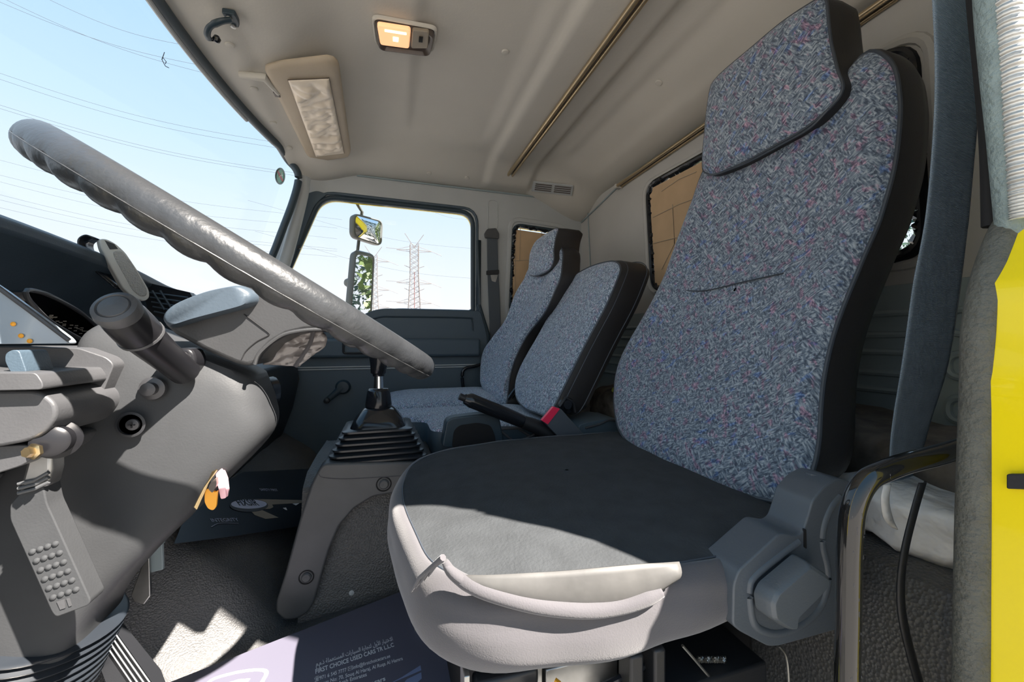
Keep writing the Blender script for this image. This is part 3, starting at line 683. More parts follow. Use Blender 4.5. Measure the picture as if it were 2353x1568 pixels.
for k, (u, v) in enumerate(((30, 745), (48, 772), (68, 788-4))):
    b = MB(); b.lathe([(.0022, 0), (.0012, .001), (0, .0015)], at(u, v, Y=.499), (0, -1, 0), 10); b.build('orange_glint', M['orange'], lg)  # orange reflections in the lens, set in as coloured dots
b = MB(); b.prism(rounded(px([(-300, 797), (60, 797), (180, 800), (245, 822), (262, 838), (235, 905), (170, 912), (125, 905), (100, 868), (-300, 862)], Y=.52), .004, 3), (0, .10, 0)); pn = b.build('lower_panel', M['dashgrey'], ds, bevel=.004)
b = MB(); b.prism(px([(120, 864), (138, 862), (128, 895), (108, 900)], Y=.519), (0, .004, 0)); b.build('panel_slot', M['darkgap'], pn)
b = MB(); b.prism(rounded(px([(-300, 856), (82, 857), (98, 880), (98, 896), (-300, 905)], Y=.44), .003, 3), (0, .10, 0)); b.build('knee_step', M['dashgrey'], ds, bevel=.003)
b = MB(); b.prism(rounded(px([(12, 812), (28, 804), (44, 806), (62, 858), (24, 858), (10, 830)], Y=.455), .003, 3), (0, .03, 0)); b.build('switch_lever', M['dash'], ds, bevel=.003)
b = MB(); b.prism(rounded(px([(-300, 902), (90, 898), (128, 928), (130, 960), (98, 1000), (60, 1016), (-300, 1080)], Y=.45), .008, 4), (0, .10, 0)); b.build('knee_box', M['dashgrey'], ds, bevel=.006, bseg=3)
b = MB(); b.prism(rounded(px([(-300, 1042), (60, 1022), (90, 1030), (60, 1068), (-300, 1180)], Y=.46), .006, 3), (0, .08, 0)); b.build('knee_lower_lip', M['dashgrey'], ds, bevel=.004)
b = MB(); b.prism(px([(-300, 1110), (40, 1085), (20, 1180), (120, 1420), (130, 1480), (-300, 1480)], Y=.56), (0, .02, 0)); b.build('side_lining', M['column'], ds, bevel=.002)
# vent
b = MB(); b.prism(px([(330, 668), (348, 652), (436, 672), (446, 690), (380, 735), (340, 720)], Y=1.0), (0, .02, 0)); vt = b.build('air_vent', M['gloss'], ds)
for k in range(5):
    b = MB(); b.tube(px([(342+3*k, 672+11*k), (432-10*k, 684+10*k)], Y=.995), .0018, 6); b.build('vent_slat', M['dash'], vt)
for k in range(2):
    b = MB(); b.tube(px([(350+18*k, 668), (378+18*k, 712)], Y=.992), .002, 6); b.build('vent_blade', M['dash'], vt)
# clip-on speaker standing against the dash hood
dv = empty('clip_on_speaker', at(310, 690, Y=.84), 'small grey hands-free speaker with a black clip on the dashboard', 'speaker')
body = px([(228, 549), (245, 549), (266, 560), (288, 580), (318, 624), (343, 667), (344, 684), (333, 693), (308, 686), (282, 662), (250, 605), (232, 570)], Y=.835)
b = MB(); b.prism(rounded(body, .006, 4), (-.012, .014, 0)); b.build('speaker_body', M['device'], dv, bevel=.003, bseg=3)
b = MB(); b.prism(rounded(px([(258, 578), (276, 575), (300, 602), (336, 664), (336, 680), (322, 682), (304, 668), (262, 592)], Y=.8335), .006, 5), (0, .004, 0)); b.build('speaker_grille', M['deviceface'], dv, bevel=.001)
b = MB(); b.prism(px([(240, 552), (262, 561), (270, 572), (252, 573)], Y=.834), (0, .003, 0)); b.build('speaker_button', M['black'], dv)
b = MB(); cp = cr_curve([at(u, v, Y=.85) for u, v in [(228, 552), (208, 545), (192, 556), (198, 580), (225, 620), (275, 664)]], 30)
b.rings([[p_+V((0, -.012, 0)) for p_ in cp], [p_+V((0, .022, 0)) for p_ in cp]], closed=False); b.build('belt_clip', M['gloss'], dv, solid=.0025)

# ================================================================ GEAR LEVER AND ITS CONSOLE
GX, GY = -.022, 1.055
def rsq(cx, cy, hx, hy, z, r=.3, n=10):
    rr = min(hx, hy)*r; return rounded([V((cx-hx, cy-hy, z)), V((cx+hx, cy-hy, z)), V((cx+hx, cy+hy, z)), V((cx-hx, cy+hy, z))], rr, n)
tn = MB()
def tf(u, v):
    X = -.185+1.15*u
    prf = [(.955, ZF-.02), (.975, -.50), (.99, -.40), (1.01, -.335), (1.06, -.315), (1.20, -.31), (1.38, -.315), (1.43, -.36), (1.44, ZF-.02)]
    f_ = v*(len(prf)-1); i = min(int(f_), len(prf)-2); t = f_-i; y = prf[i][0]*(1-t)+prf[i+1][0]*t; z = prf[i][1]*(1-t)+prf[i+1][1]*t
    if u < .001: pass
    nn = .010*noise.noise(V((X*7, z*7, 2))); return V((X, y+nn, z+nn*.5))
tn.grid(tf, 70, 64); o = tn.build('trim_20', M['tunnel'], smooth=80); struct(o)
tn = MB(); tn.prism([V((-.185, y, z)) for y, z in ((.955, ZF-.02), (.975, -.50), (.99, -.40), (1.01, -.335), (1.06, -.315), (1.38, -.315), (1.43, -.36), (1.44, ZF-.02))], (.004, 0, 0)); struct(tn.build('trim_21', M['mat'], smooth=0))
gc = empty('gear_lever_console', (GX, GY, ZF), 'grey moulded plastic console with a curved leg under the gear lever', 'console')
YC = .945
leg = [(745, 1066), (990, 1062), (1000, 1128), (925, 1133), (893, 1136), (858, 1142), (815, 1168), (780, 1208), (757, 1262), (740, 1320), (722, 1385), (706, 1410), (680, 1425), (652, 1426), (634, 1408), (634, 1385), (655, 1320), (690, 1190), (716, 1112), (734, 1076)]
b = MB(); b.prism(rounded(px(leg, Y=YC), .006, 2), (0, .045, 0)); lg = b.build('side_panel', M['console'], gc, bevel=.011, bseg=4)
b = MB(); b.box2((-.13, YC+.03, -.335), (.11, 1.18, -.288)); b.build('top_panel', M['console'], gc, bevel=.012, bseg=3)
b = MB(); b.tube(cr_curve(px([(733, 1090), (742, 1098), (800, 1101), (925, 1094), (980, 1092)], Y=YC-.0005), 24), .0009, 6); b.build('moulded_line', M['cushcover'], lg)
def capscrew(u, v, r, parent, Y=YC):
    b = MB(); b.lathe([(r*1.5, -.001), (r*1.55, .0008), (r*1.3, .001), (r*1.25, -.001)], at(u, v, Y=Y), (0, -1, 0)); b.build('screw_recess', M['darkgap'], parent)
    b = MB(); b.lathe([(r, -.001), (r, .003), (r*.75, .005), (r*.3, .005), (0, .0045)], at(u, v, Y=Y), (0, -1, 0)); b.build('cap_screw', M['console'], parent)
capscrew(882, 1113, .011, lg); capscrew(704, 1327, .010, lg)
gl = empty('gear_lever', (GX, GY, -.29), 'black gear lever with ribbed rubber boot and steel shaft, standing on the grey console', 'gear lever')
b = MB(); RRg = []; n_ = 7
for i in range(n_):
    t = i/(n_-1); hx = .118-.038*t; z = -.287+.072*t
    for (dh, dzz) in ((-.008, -.0015), (.0, .001), (.0, .005), (-.008, .0075)):
        RRg.append(rsq(GX, GY, hx+dh, hx*.92+dh, z+dzz))
b.rings(RRg, cap0=True, cap1=True); b.build('ribbed_boot', M['boot'], gl, smooth=50)
b = MB(); RRg = [rsq(GX, GY, h_, h_, z_, rr_) for h_, z_, rr_ in ((.064, -.212, .5), (.064, -.207, .5), (.055, -.19, .6), (.040, -.172, .8), (.034, -.166, .95))]
b.rings(RRg, cap1=True); b.build('boot_collar', M['gloss'], gl, smooth=50)
b = MB(); b.lathe([(.026, -.168), (.031, -.166), (.032, -.158), (.027, -.125), (.023, -.119), (.012, -.118)], (GX, GY, 0), (0, 0, 1)); b.build('upper_boot', M['gloss'], gl, smooth=60)
b = MB(); b.lathe([(.012, -.12), (.0105, -.085)], (GX, GY, 0), (0, 0, 1)); b.build('shaft', M['chrome'], gl)
b = MB(); b.lathe([(.014, -.088), (.0145, -.083), (.019, -.08), (.020, -.06), (.024, -.035), (.023, -.015), (.012, -.005), (0, -.004)], (GX, GY, 0), (0, 0, 1)); b.build('gear_knob', M['gloss'], gl, smooth=60)
# floor stud on the tunnel lining
b = MB(); b.lathe([(.008, -.003), (.008, .002), (.005, .004), (0, .0045)], at(808, 1362, Y=.968), (0, -1, .1)); meta(b.build('lining_stud', M['trim']), 'small round stud on the leather-grained tunnel side', 'stud')
# pedals
pd = empty('clutch_pedal', at(320, 1385, Y=.74), 'steel pedal bracket hanging beside the column above the rubber mat', 'pedal')
b = MB(); b.prism(px([(330, 1290), (342, 1270), (345, 1370), (330, 1390), (308, 1385), (300, 1370)], Y=.74), (0, .006, 0)); b.build('pedal_plate', M['steel'], pd, bevel=.001)
b = MB(); b.prism(px([(345, 1240), (372, 1240), (374, 1310), (335, 1320), (335, 1290)], Y=.75), (0, .006, 0)); b.build('pedal_bracket', M['sill'], pd, bevel=.001)
b = MB(); b.tube([at(365, 1250, Y=.755), V((-.36, .757, -.10))], .008, 8); b.build('pedal_arm', M['sill'], pd)
# ribbed aluminium strip at the lower left
b = MB(); b.prism(px([(245, 1440), (350, 1568), (400, 1700), (290, 1700), (215, 1490)], Y=.62), (0, .02, 0)); sg = b.build('step_strip', M['black'])
meta(sg, 'black strip with bright ribs at the foot of the column beside the mat', 'strip')
for k in range(4):
    b = MB(); b.tube(px([(235+9*k, 1470-6*k), (385+11*k, 1690-6*k)], Y=.617), .0012, 6); b.build('strip_rib', M['chrome'], sg)

# ================================================================ PRINTED CARD ON THE FLOOR
C0 = V((.060, .985, ZF+.030)); C1 = at(395, 1568, Z=ZF+.030); C2 = at(970, 1568, Z=ZF+.030)
C0 = at(937, 1355, Z=ZF+.030)
ex = (C0-C1).normalized(); ey = V((0, 0, 1)).cross(ex).normalized()
if ey.y < 0: ey = -ey
wC, hC = .46, .36
O_ = C0-ex*wC
def cp3(a, b_, h=0): return C0-ex*(wC-a)-ey*b_+V((0, 0, h))
cd = MB(); cd.prism([cp3(0, 0), cp3(wC, 0), cp3(wC, hC), cp3(0, hC)], (0, 0, .0012)); card = cd.build('paper_floor_mat', M['paper'], smooth=0)
meta(card, 'dark grey printed paper floor mat with white lettering, in front of the driver seat', 'paper mat')
# ================================================================ text helper
FONT_AR = None
def text(name, body, origin, xdir, ydir, size, mt, parent, extrude=.0002, bold=0.0, align='LEFT', width=None, shear=0):
    cu = bpy.data.curves.new(name, 'FONT'); cu.body = body; cu.size = size; cu.extrude = 0; cu.offset = bold*size; cu.align_x = align; cu.shear = shear; cu.resolution_u = 3
    to = bpy.data.objects.new('tmp_text', cu); col.objects.link(to)
    me = bpy.data.meshes.new_from_object(to.evaluated_get(bpy.context.evaluated_depsgraph_get()))
    xs = [v.co.x for v in me.vertices]; bpy.data.objects.remove(to)
    if not xs: return None
    sx = width/(max(xs)-min(xs)) if width else 1
    x0 = min(xs) if align == 'LEFT' else 0
    x_, y_ = V(xdir).normalized(), V(ydir).normalized()
    m_ = MB(); m_.add([V(origin)+x_*(v.co.x-x0)*sx+y_*v.co.y*(1 if not width else 1) for v in me.vertices], [tuple(p_.vertices) for p_ in me.polygons])
    return m_.build(name, mt, parent, smooth=0)

# ---- lettering of the printed card
ZC = ZF+.0316
# joined letter shapes, written right to left
AR = {'ا': (0xFE8D, 2), 'أ': (0xFE83, 2), 'ت': (0xFE95, 4), 'ة': (0xFE93, 2), 'ج': (0xFE9D, 4), 'خ': (0xFEA5, 4), 'ذ': (0xFEAB, 2), 'ر': (0xFEAD, 2), 'س': (0xFEB1, 4), 'ع': (0xFEC9, 4), 'ل': (0xFEDD, 4), 'م': (0xFEE1, 4), 'و': (0xFEED, 2), 'ي': (0xFEF1, 4), 'لا': (0xFEFB, 2), 'لأ': (0xFEF7, 2)}
def shape_arabic(s):
    tok = []; i = 0
    while i < len(s):
        if s[i:i+2] in AR and len(s[i:i+2]) == 2: tok.append(s[i:i+2]); i += 2
        else: tok.append(s[i]); i += 1
    out = []
    for i, t in enumerate(tok):
        if t not in AR: out.append(t); continue
        b_, n = AR[t]; before = i > 0 and tok[i-1] in AR and AR[tok[i-1]][1] == 4; after = n == 4 and i+1 < len(tok) and tok[i+1] in AR
        k = (3 if before and after else 2 if after else 1 if before else 0) if n == 4 else (1 if before else 0)
        out.append(chr(b_+k))
    return ''.join(reversed(out))
def line(name, body, a, b_, size, full=True, bold=0, mt='ink', w=True):
    A, B = at(*a, Z=ZC), at(*b_, Z=ZC); xd = (B-A).normalized(); yd = V((0, 0, 1)).cross(xd)
    return text(name, body, A, xd, yd, size, M[mt], card, bold=bold, width=(B-A).length if w else None)
line('arabic_heading', shape_arabic('الاختيار الأول لتجارة السيارات المستعملة ذ.م.م'), (726, 1532), (903, 1472), .0150, bold=.012)
line('company_name', 'FIRST CHOICE USED CARS TR L.L.C', (725, 1549), (906, 1486), .0150, bold=.02)
line('contact_line', '\u260e971 6 545 7777 \u2709info@firstchoicecars.ae', (722, 1567), (897, 1511), .0118, bold=.01)
line('address_line', 'Showroom No: 70, Souq Al Haraj, Al Ruqa Al Hamra', (707, 1585), (926, 1517), .0118, bold=.01)
line('country_line', 'United Arab Emirates', (742, 1587), (843, 1554), .0118, bold=.01)
line('web_line', 'firstchoicecars', (790, 1598), (886, 1564), .0130, bold=.02)
b = MB()
arc = cr_curve([at(u, v, Z=ZC) for u, v in [(470, 1600), (482, 1566), (530, 1549), (575, 1541), (605, 1541), (612, 1549), (602, 1568), (585, 1600)]], 40)
b.tube(arc, .0032, 6, flat=.1); b.build('logo_outline', M['ink'], card, smooth=0)
b = MB(); b.prism([at(u, v, Z=ZC) for u, v in [(512, 1574), (548, 1562), (575, 1560), (560, 1580), (530, 1590)]], (0, 0, .0003)); b.build('logo_mark', M['ink'], card, smooth=0)
for q in ([(925, 1556), (966, 1530), (968, 1541), (905, 1568), (880, 1580)], [(935, 1562), (968, 1546), (969, 1560), (960, 1568), (920, 1580)]):
    b = MB(); b.prism([at(u, v, Z=ZC-.0003) for u, v in q], (0, 0, .0003)); b.build('printed_band', M['blueband'], card, smooth=0)
# printed mats in the passenger footwell
pn_, pp_ = V((.8, 0, 1)).normalized(), V((-.31, 0, ZF+.135+.032))
def tb(pts, h=0): return [atp(u, v, pp_+pn_*h, pn_) for u, v in pts]
b = MB(); b.prism(tb([(400, 1250), (520, 1235), (700, 1208), (760, 1120), (760, 1075), (560, 1085), (440, 1150)]), -pn_*.001); fm = b.build('printed_floor_mat', M['paperdark'], smooth=0)
meta(fm, 'shiny dark printed floor mat with a white oval label in the passenger footwell', 'printed mat')
def ell(cx, cy, rx, ry, n=36, a0=0, a1=2*PI): return [(cx+rx*math.cos(a0+(a1-a0)*i/n), cy+ry*math.sin(a0+(a1-a0)*i/n)) for i in range(n)]
b = MB(); b.prism(tb([(560, 1147), (700, 1150), (700, 1156), (625, 1160), (628, 1166), (620, 1170), (560, 1172)], .0005), pn_*.0003); b.prism(tb([(574, 1172), (600, 1172), (640, 1190), (610, 1193), (585, 1184)], .0005), pn_*.0003); b.build('tan_band', M['tan'], fm, smooth=0)
b = MB(); b.prism(tb(ell(572, 1162, 44, 15), .0010), pn_*.0003); b.build('label_border', M['dashgrey'], fm, smooth=0)
b = MB(); b.prism(tb(ell(572, 1159, 41, 10.5), .0014), pn_*.0003); b.build('white_label', M['bluegrey'], fm, smooth=0)
A, B = tb([(550, 1162), (597, 1162)], .002); text('label_lettering', 'FIXSIR', A, B-A, pn_.cross(B-A), .034, M['paperdark'], fm, width=(B-A).length, bold=.02)
A, B = tb([(488, 1200), (550, 1198)], .001); text('security_lettering', 'INTEGRITY', A, B-A, pn_.cross(B-A), .016, M['bluegrey'], fm, width=(B-A).length)
A, B = tb([(600, 1128), (640, 1129)], .001); text('small_lettering', 'SAFETY FIRST', A, B-A, pn_.cross(B-A), .014, M['bluegrey'], fm, width=(B-A).length)
b = MB(); b.tube(cr_curve(tb([(486, 1211), (505, 1203), (548, 1203)], .001), 14), .0014, 5, flat=.3); b.build('printed_swoosh', M['bluegrey'], fm)
for q in ([(650, 1168), (656, 1172), (660, 1173), (657, 1167)], [(672, 1158), (688, 1157), (680, 1162)]):
    b = MB(); b.prism(tb(q, .0008), pn_*.0003); b.build('printed_mark', M['ink'], fm, smooth=0)

# ================================================================ SEATS
def interp(tab):
    def f(z, y=0):
        if z <= tab[0][0]: return tab[0][1]+(z-tab[0][0])*(tab[1][1]-tab[0][1])/(tab[1][0]-tab[0][0])
        for (a, x), (b, y) in zip(tab, tab[1:]):
            if z <= b: return x+(y-x)*(z-a)/(b-a)
        return tab[-1][1]
    return f
def trace(pts, fx, n=140):
    """pixel outline -> (y, z) loop on the curved seat-back surface X = fx(Z)"""
    out = []
    for u, v in pts:
        X = .6
        for _ in range(60):
            p_ = at(u, v, X=X); X = X*.5+fx(p_.z, p_.y)*.5
        out.append(V((p_.y, p_.z)))
    c3 = cr_curve([V((p_.x, p_.y, 0)) for p_ in out], n, closed=True)
    return [V((q.x, q.y)) for q in resample(c3, n)]
def cushion_back(parent, loop, fx, prof, name, mt, sidename, sidemt, side, pipe=.0035, cap=True, wadd=0):
    c_ = sum(loop, V((0, 0)))/len(loop)
    def ring(s_, w_):
        return [V((fx(q.y, q.x)+w_+wadd, q.x, q.y)) for q in [c_+(p_-c_)*s_ for p_ in loop]]
    a = MB(); a.rings([ring(s_, w_) for s_, w_ in prof], cap1=False); a.build(name, mt, parent, smooth=80)
    a = MB(); a.rings([ring(s_, w_) for s_, w_ in side], cap1=True); a.build(sidename, sidemt, parent, smooth=60)
    if pipe:
        a = MB(); a.tube(ring(*prof[0]), pipe, 8, closed=True, up=(1, 0, 0)); a.build(name+'_piping', M['piping'], parent)
PROF = [(1.0, 0), (.985, -.006), (.96, -.012), (.92, -.018), (.86, -.021), (.78, -.018), (.68, -.011), (.55, -.004), (.4, .0), (.25, .002), (.1, .002), (.01, .002)]
# ---------------- driver seat
dsx = interp([(-.22, .535), (-.13, .585), (0, .64), (.18, .715), (.37, .762), (.5, .778), (.70, .775)])
dseat = empty('driver_seat', (.33, .62, ZF), 'large driver seat in front with patterned blue-grey back and black cushion panel', 'seat')
BK = [(1412, 905), (1416, 960), (1430, 1000), (1470, 1040), (1550, 1080), (1680, 1128), (1795, 1156), (1818, 1150), (1832, 1125), (1862, 1095), (1878, 1040), (1885, 960), (1895, 860), (1922, 750), (1975, 615), (2025, 495), (2054, 390), (2066, 300), (2068, 230), (2057, 160), (2030, 127), (1998, 118), (1965, 145), (1935, 195), (1880, 225), (1800, 260), (1720, 310), (1650, 350), (1618, 392), (1590, 468), (1545, 590), (1500, 695), (1440, 800), (1418, 855)]
bk = trace(BK, dsx, 200)
SIDE = [(1.0, 0), (1.012, .008), (1.012, .05), (.99, .075), (.93, .088), (.5, .092), (.05, .092)]
cushion_back(dseat, bk, dsx, PROF, 'backrest', M['fabric'], 'backrest_shell', M['vinyl'], SIDE, .0034)
hrx = lambda z, y=0: dsx(z)-.038
HR = [(1616, 388), (1617, 340), (1622, 285), (1633, 205), (1645, 183), (1668, 160), (1730, 108), (1800, 50), (1870, 4), (1893, -6), (1900, 10), (1905, 60), (1912, 110), (1924, 160), (1937, 203), (1910, 245), (1850, 295), (1780, 335), (1700, 378), (1645, 400), (1625, 398)]
hr = trace(HR, hrx, 120)
HPROF = [(1.0, 0), (.985, -.004), (.95, -.009), (.88, -.013), (.75, -.016), (.5, -.018), (.25, -.019), (.01, -.019)]
cushion_back(dseat, hr, hrx, HPROF, 'headrest', M['fabric'], 'headrest_shell', M['vinyl'], [(1.0, 0), (1.01, .006), (1.02, .04), (1.0, .08), (.93, .10), (.5, .11), (.05, .11)], .0028)
# seams across the back
def seam(parent, pts, fx, r=.0016, wo=-.0185):
    q = []
    for u, v in pts:
        X = .6
        for _ in range(60): p_ = at(u, v, X=X); X = X*.5+(fx(p_.z, p_.y)+wo)*.5
        q.append(p_)
    a = MB(); a.tube(cr_curve(q, 30), r, 6); a.build('stitched_seam', M['piping'], parent)
seam(dseat, [(1505, 672), (1560, 668), (1620, 668), (1700, 650), (1800, 628)], dsx, .0014, -.003)
seam(dseat, [(1655, 398), (1720, 372), (1800, 330), (1860, 295), (1905, 250)], hrx, .0020, -.006)
# cushion
def ccurve(P, n): return resample([V(p_) for p_ in cr_curve([V((x, y, 0)) for x, y in P], 200, closed=True)], n)
TOP = [(.054, .450), (.036, .53), (.024, .64), (.028, .74), (.055, .83), (.13, .885), (.30, .90), (.45, .90), (.585, .88), (.60, .64), (.585, .40), (.477, .366), (.38, .36), (.293, .362), (.178, .380), (.10, .405)]
tp = ccurve(TOP, 160); cc = V((.30, .64, 0))
def topz(p_, s_):
    x, y = p_.x, p_.y
    z = -.243+.016*(1-s_**3)+.008*sm(.6, .9, y)-.010*sm(.30, .05, x)*s_
    return z+.003*noise.noise(V((x*14, y*14, 5)))
tr = [[V((cc.x+(p_.x-cc.x)*s_, cc.y+(p_.y-cc.y)*s_, topz(cc+(p_-cc)*s_, s_))) for p_ in tp] for s_ in (1, .97, .93, .87, .8, .7, .6, .5, .4, .3, .2, .1, .01)]
a = MB(); a.rings(tr); a.build('cushion_panel', M['cushtop'], dseat, smooth=80)
def grow(p_, d, k=1.0):
    n = (p_-cc); n.z = 0; return p_+n.normalized()*d*k
def cside(p_, d, dz_):
    q = grow(p_, d); nn = V((q.x*16, q.y*16, dz_*22)); slope = .055*sm(.10, .50, p_.x)
    wr = .0035*noise.noise(nn)+.0045*noise.noise(V((q.x*7+dz_*30, q.y*7, dz_*40)))
    lowf = 1-.0*slope
    return V((q.x+wr*.5, q.y-wr, topz(p_, 1)+dz_*(1-.42*sm(.12, .55, p_.x))*lowf))
SR = [(0, 0), (.006, .001), (.013, -.004), (.019, -.013), (.022, -.026), (.024, -.042), (.023, -.060), (.018, -.076), (.006, -.090), (-.012, -.099), (-.04, -.103), (-.12, -.105)]
a = MB(); SRc = cr_curve([V((x, y, 0)) for x, y in SR], 34)
a.rings([[cside(p_, q.x, q.y) for p_ in tp] for q in SRc], cap1=True); a.build('cushion_cover', M['cushcover'], dseat, smooth=80)
a = MB(); a.tube([V((p_.x, p_.y, topz(p_, 1)+.0005)) for p_ in tp], .0012, 6, closed=True); a.build('panel_seam', M['piping'], dseat)
# worn vinyl showing above the slipped hem, and the rolled hem
def nearY(u, v, d=0): return at(u, v, Y=.357+d)
hem = [(1022, 1290), (1040, 1318), (1090, 1350), (1160, 1375), (1250, 1396), (1350, 1404), (1430, 1394), (1490, 1375), (1522, 1362)]
def onside(u, v, off=.0):
    """point on the near side of the cushion: march the pixel ray until it meets the side's outline"""
    best = None
    for p_ in tp:
        if p_.y > .60: continue
        q = grow(p_, .023+off)
        r = (u-1176.5)/F_PX; dxy = V((SN+r*CS, CS-r*SN, 0)); d_ = abs(dxy.x*q.y-dxy.y*q.x)/dxy.length
        if best is None or d_ < best[0]: best = (d_, q, dxy)
    k = best[1].x*best[2].x+best[1].y*best[2].y; k /= best[2].length**2
    return V((best[2].x*k, best[2].y*k, k*(784-v)/F_PX))
a = MB(); hp_ = cr_curve([onside(u, v, .004) for u, v in hem], 60)
a.tube(hp_, [.003+.0035*min(1, i/12, (59-i)/10+.25) for i in range(60)], 12, flat=1.15); a.build('rolled_hem', M['cushcover'], dseat, smooth=80)
a = MB(); a.tube(cr_curve([onside(u, v, .003) for u, v in [(1020, 1296), (1050, 1325), (1100, 1352), (1160, 1372)]], 30), [.0022+.003*math.sin(PI*i/29) for i in range(30)], 10); a.build('rolled_hem', M['cushcover'], dseat, smooth=80)
up_ = [(1050, 1322), (1120, 1322), (1200, 1318), (1300, 1312), (1400, 1303), (1480, 1296), (1560, 1292)]
lo_ = [(1060, 1335), (1120, 1362), (1200, 1385), (1300, 1400), (1400, 1398), (1480, 1380), (1560, 1330)]
ua_, la_ = cr_curve([onside(u, v, .001) for u, v in up_], 40), cr_curve([onside(u, v, .002) for u, v in lo_], 40)
a = MB(); a.rings([[p_.lerp(q, t)+V((0, -.004*math.sin(PI*t), 0)) for p_, q in zip(ua_, la_)] for t in (0, .15, .3, .5, .7, .85, 1)], closed=False); a.build('worn_vinyl_side', M['cushold'], dseat, smooth=80, solid=.002)
kn = MB()
for i in range(5):
    kn.tube([onside(1018, 1282, .004), onside(1000-9*i, 1300+7*i, .0035), onside(985-10*i, 1325+9*i, .000)], [.0035, .0022, .0008], 8)
kn.build('gathered_knot', M['cushcover'], dseat, smooth=80)
# recliner cover and knob
YR = .328
RC = [(1698, 1312), (1686, 1345), (1684, 1438), (1700, 1452), (1766, 1487), (1790, 1486), (1925, 1448), (1958, 1430), (1975, 1300), (1970, 1150), (1955, 1106), (1925, 1101), (1895, 1118), (1868, 1150), (1858, 1185), (1846, 1222), (1832, 1232), (1792, 1226)]
a = MB(); a.prism(rounded(px(RC, Y=YR), .005, 3), (0, .045, 0)); rc = a.build('recliner_cover', M['recliner'], dseat, bevel=.009, bseg=4)
a = MB(); a.tube(cr_curve(px([(1926, 1140), (1906, 1165), (1890, 1205), (1886, 1250), (1897, 1300), (1898, 1340), (1882, 1392), (1845, 1430), (1795, 1452), (1755, 1450), (1727, 1425), (1720, 1350), (1735, 1320), (1790, 1275), (1832, 1244)], Y=YR+.002), 90), .0048, 12, flat=1.0); a.build('moulded_ridge', M['recliner'], rc, smooth=80)
a = MB(); a.lathe([(.024, .003), (.025, -.004), (.021, -.008), (0, -.009)], at(1800, 1368, Y=YR), (0, 1, 0), 40); a.build('knob_disc', M['recliner'], rc)
KB = [(1821, 1272), (1868, 1303), (1868, 1318), (1840, 1348), (1812, 1375), (1790, 1396), (1788, 1424), (1770, 1421), (1736, 1398), (1731, 1362), (1742, 1338)]
a = MB(); kp = rounded(px(KB, Y=YR-.006), .004, 4); kc = sum(kp, V((0, 0, 0)))/len(kp)
a.rings([[kc+(q-kc)*s_+V((0, y_, 0)) for q in kp] for s_, y_ in ((1.0, 0), (1.0, -.012), (.96, -.018), (.88, -.021))], cap0=True, cap1=True); a.build('recliner_knob', M['knob'], dseat, bevel=.002, bseg=3)
a = MB(); a.tube(cr_curve(px([(1862, 1120), (1838, 1150), (1820, 1190), (1812, 1232)], Y=.36), 20), .006, 10, flat=1.6); a.build('hinge_plate', M['gloss'], dseat)
a = MB(); a.tube(px([(1870, 1090), (1862, 1140), (1842, 1200)], Y=.355), [.010, .009, .006], 10); a.build('hinge_arm', M['recliner'], dseat)
a = MB(); a.prism(rounded(px([(1848, 1215), (1853, 1218), (1854, 1262), (1848, 1258)], Y=YR-.001), .001, 2), (0, .002, 0)); a.build('cover_slot', M['darkgap'], rc)
# seat base: riser, suspension plates, slide rails, springs, cables
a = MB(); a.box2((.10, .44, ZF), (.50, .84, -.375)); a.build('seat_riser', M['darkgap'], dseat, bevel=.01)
for x in (.075, .155):
    a = MB(); a.box2((x, .405, ZF+.01), (x+.006, .43, -.345)); a.build('front_bracket', M['steel'], dseat, bevel=.001)
a = MB(); a.box2((.085, .40, -.372), (.155, .42, -.352)); a.build('spring_box', M['black'], dseat, bevel=.004)
a = MB(); a.box2((.165, .405, -.40), (.255, .425, -.36)); a.build('pale_bracket', M['steel'], dseat, bevel=.002)
a = MB(); a.tube(cr_curve([V((.14, .392, -.365)), V((.20, .385, -.378)), V((.28, .385, -.366))], 16), .004, 8); a.build('lift_bar', M['gloss'], dseat)
a = MB(); a.tube([V((.168, .39, -.362)), V((.172, .386, -.364))], .005, 10); a.build('amber_clip', M['orange'], dseat)
a = MB(); a.box2((.175, .40, -.46), (.20, .41, -.39)); a.build('lime_sticker', M['limecloth'], dseat)
for y in (.40, .80):
    a = MB(); a.box2((.05, y, ZF+.02), (.62, y+.03, ZF+.055)); a.build('slide_rail', M['steel'], dseat, bevel=.002)
a = MB(); a.tube([at(1600+(i*.9), 1516+6*math.sin(i*1.1), Y=.38+.006*math.cos(i*1.1)) for i in range(76)], .0014, 5); a.build('return_spring', M['steel'], dseat)
a = MB(); a.tube(px([(1568, 1484), (1595, 1515), (1640, 1568), (1660, 1600)], Y=.375), .0016, 6); a.build('control_cable', M['steel'], dseat)
a = MB(); a.box2((.23, .37, -.43), (.44, .44, -.39)); a.box2((.245, .365, -.395), (.262, .39, -.335)); a.box2((.275, .365, -.395), (.29, .39, -.335)); a.build('slide_bracket', M['black'], dseat, bevel=.003)
a = MB(); a.lathe([(.0, 0), (.010, 0), (.010, .006), (.006, .010), (0, .010)], (.27, .368, -.405), (0, -1, .4)); a.build('bracket_bolt', M['steel'], dseat)
a = MB(); a.tube(cr_curve(px([(1790, 1485), (1806, 1510), (1812, 1568), (1815, 1700)], Y=.345), 16), .0013, 6); a.build('release_wire', M['steel'], dseat)

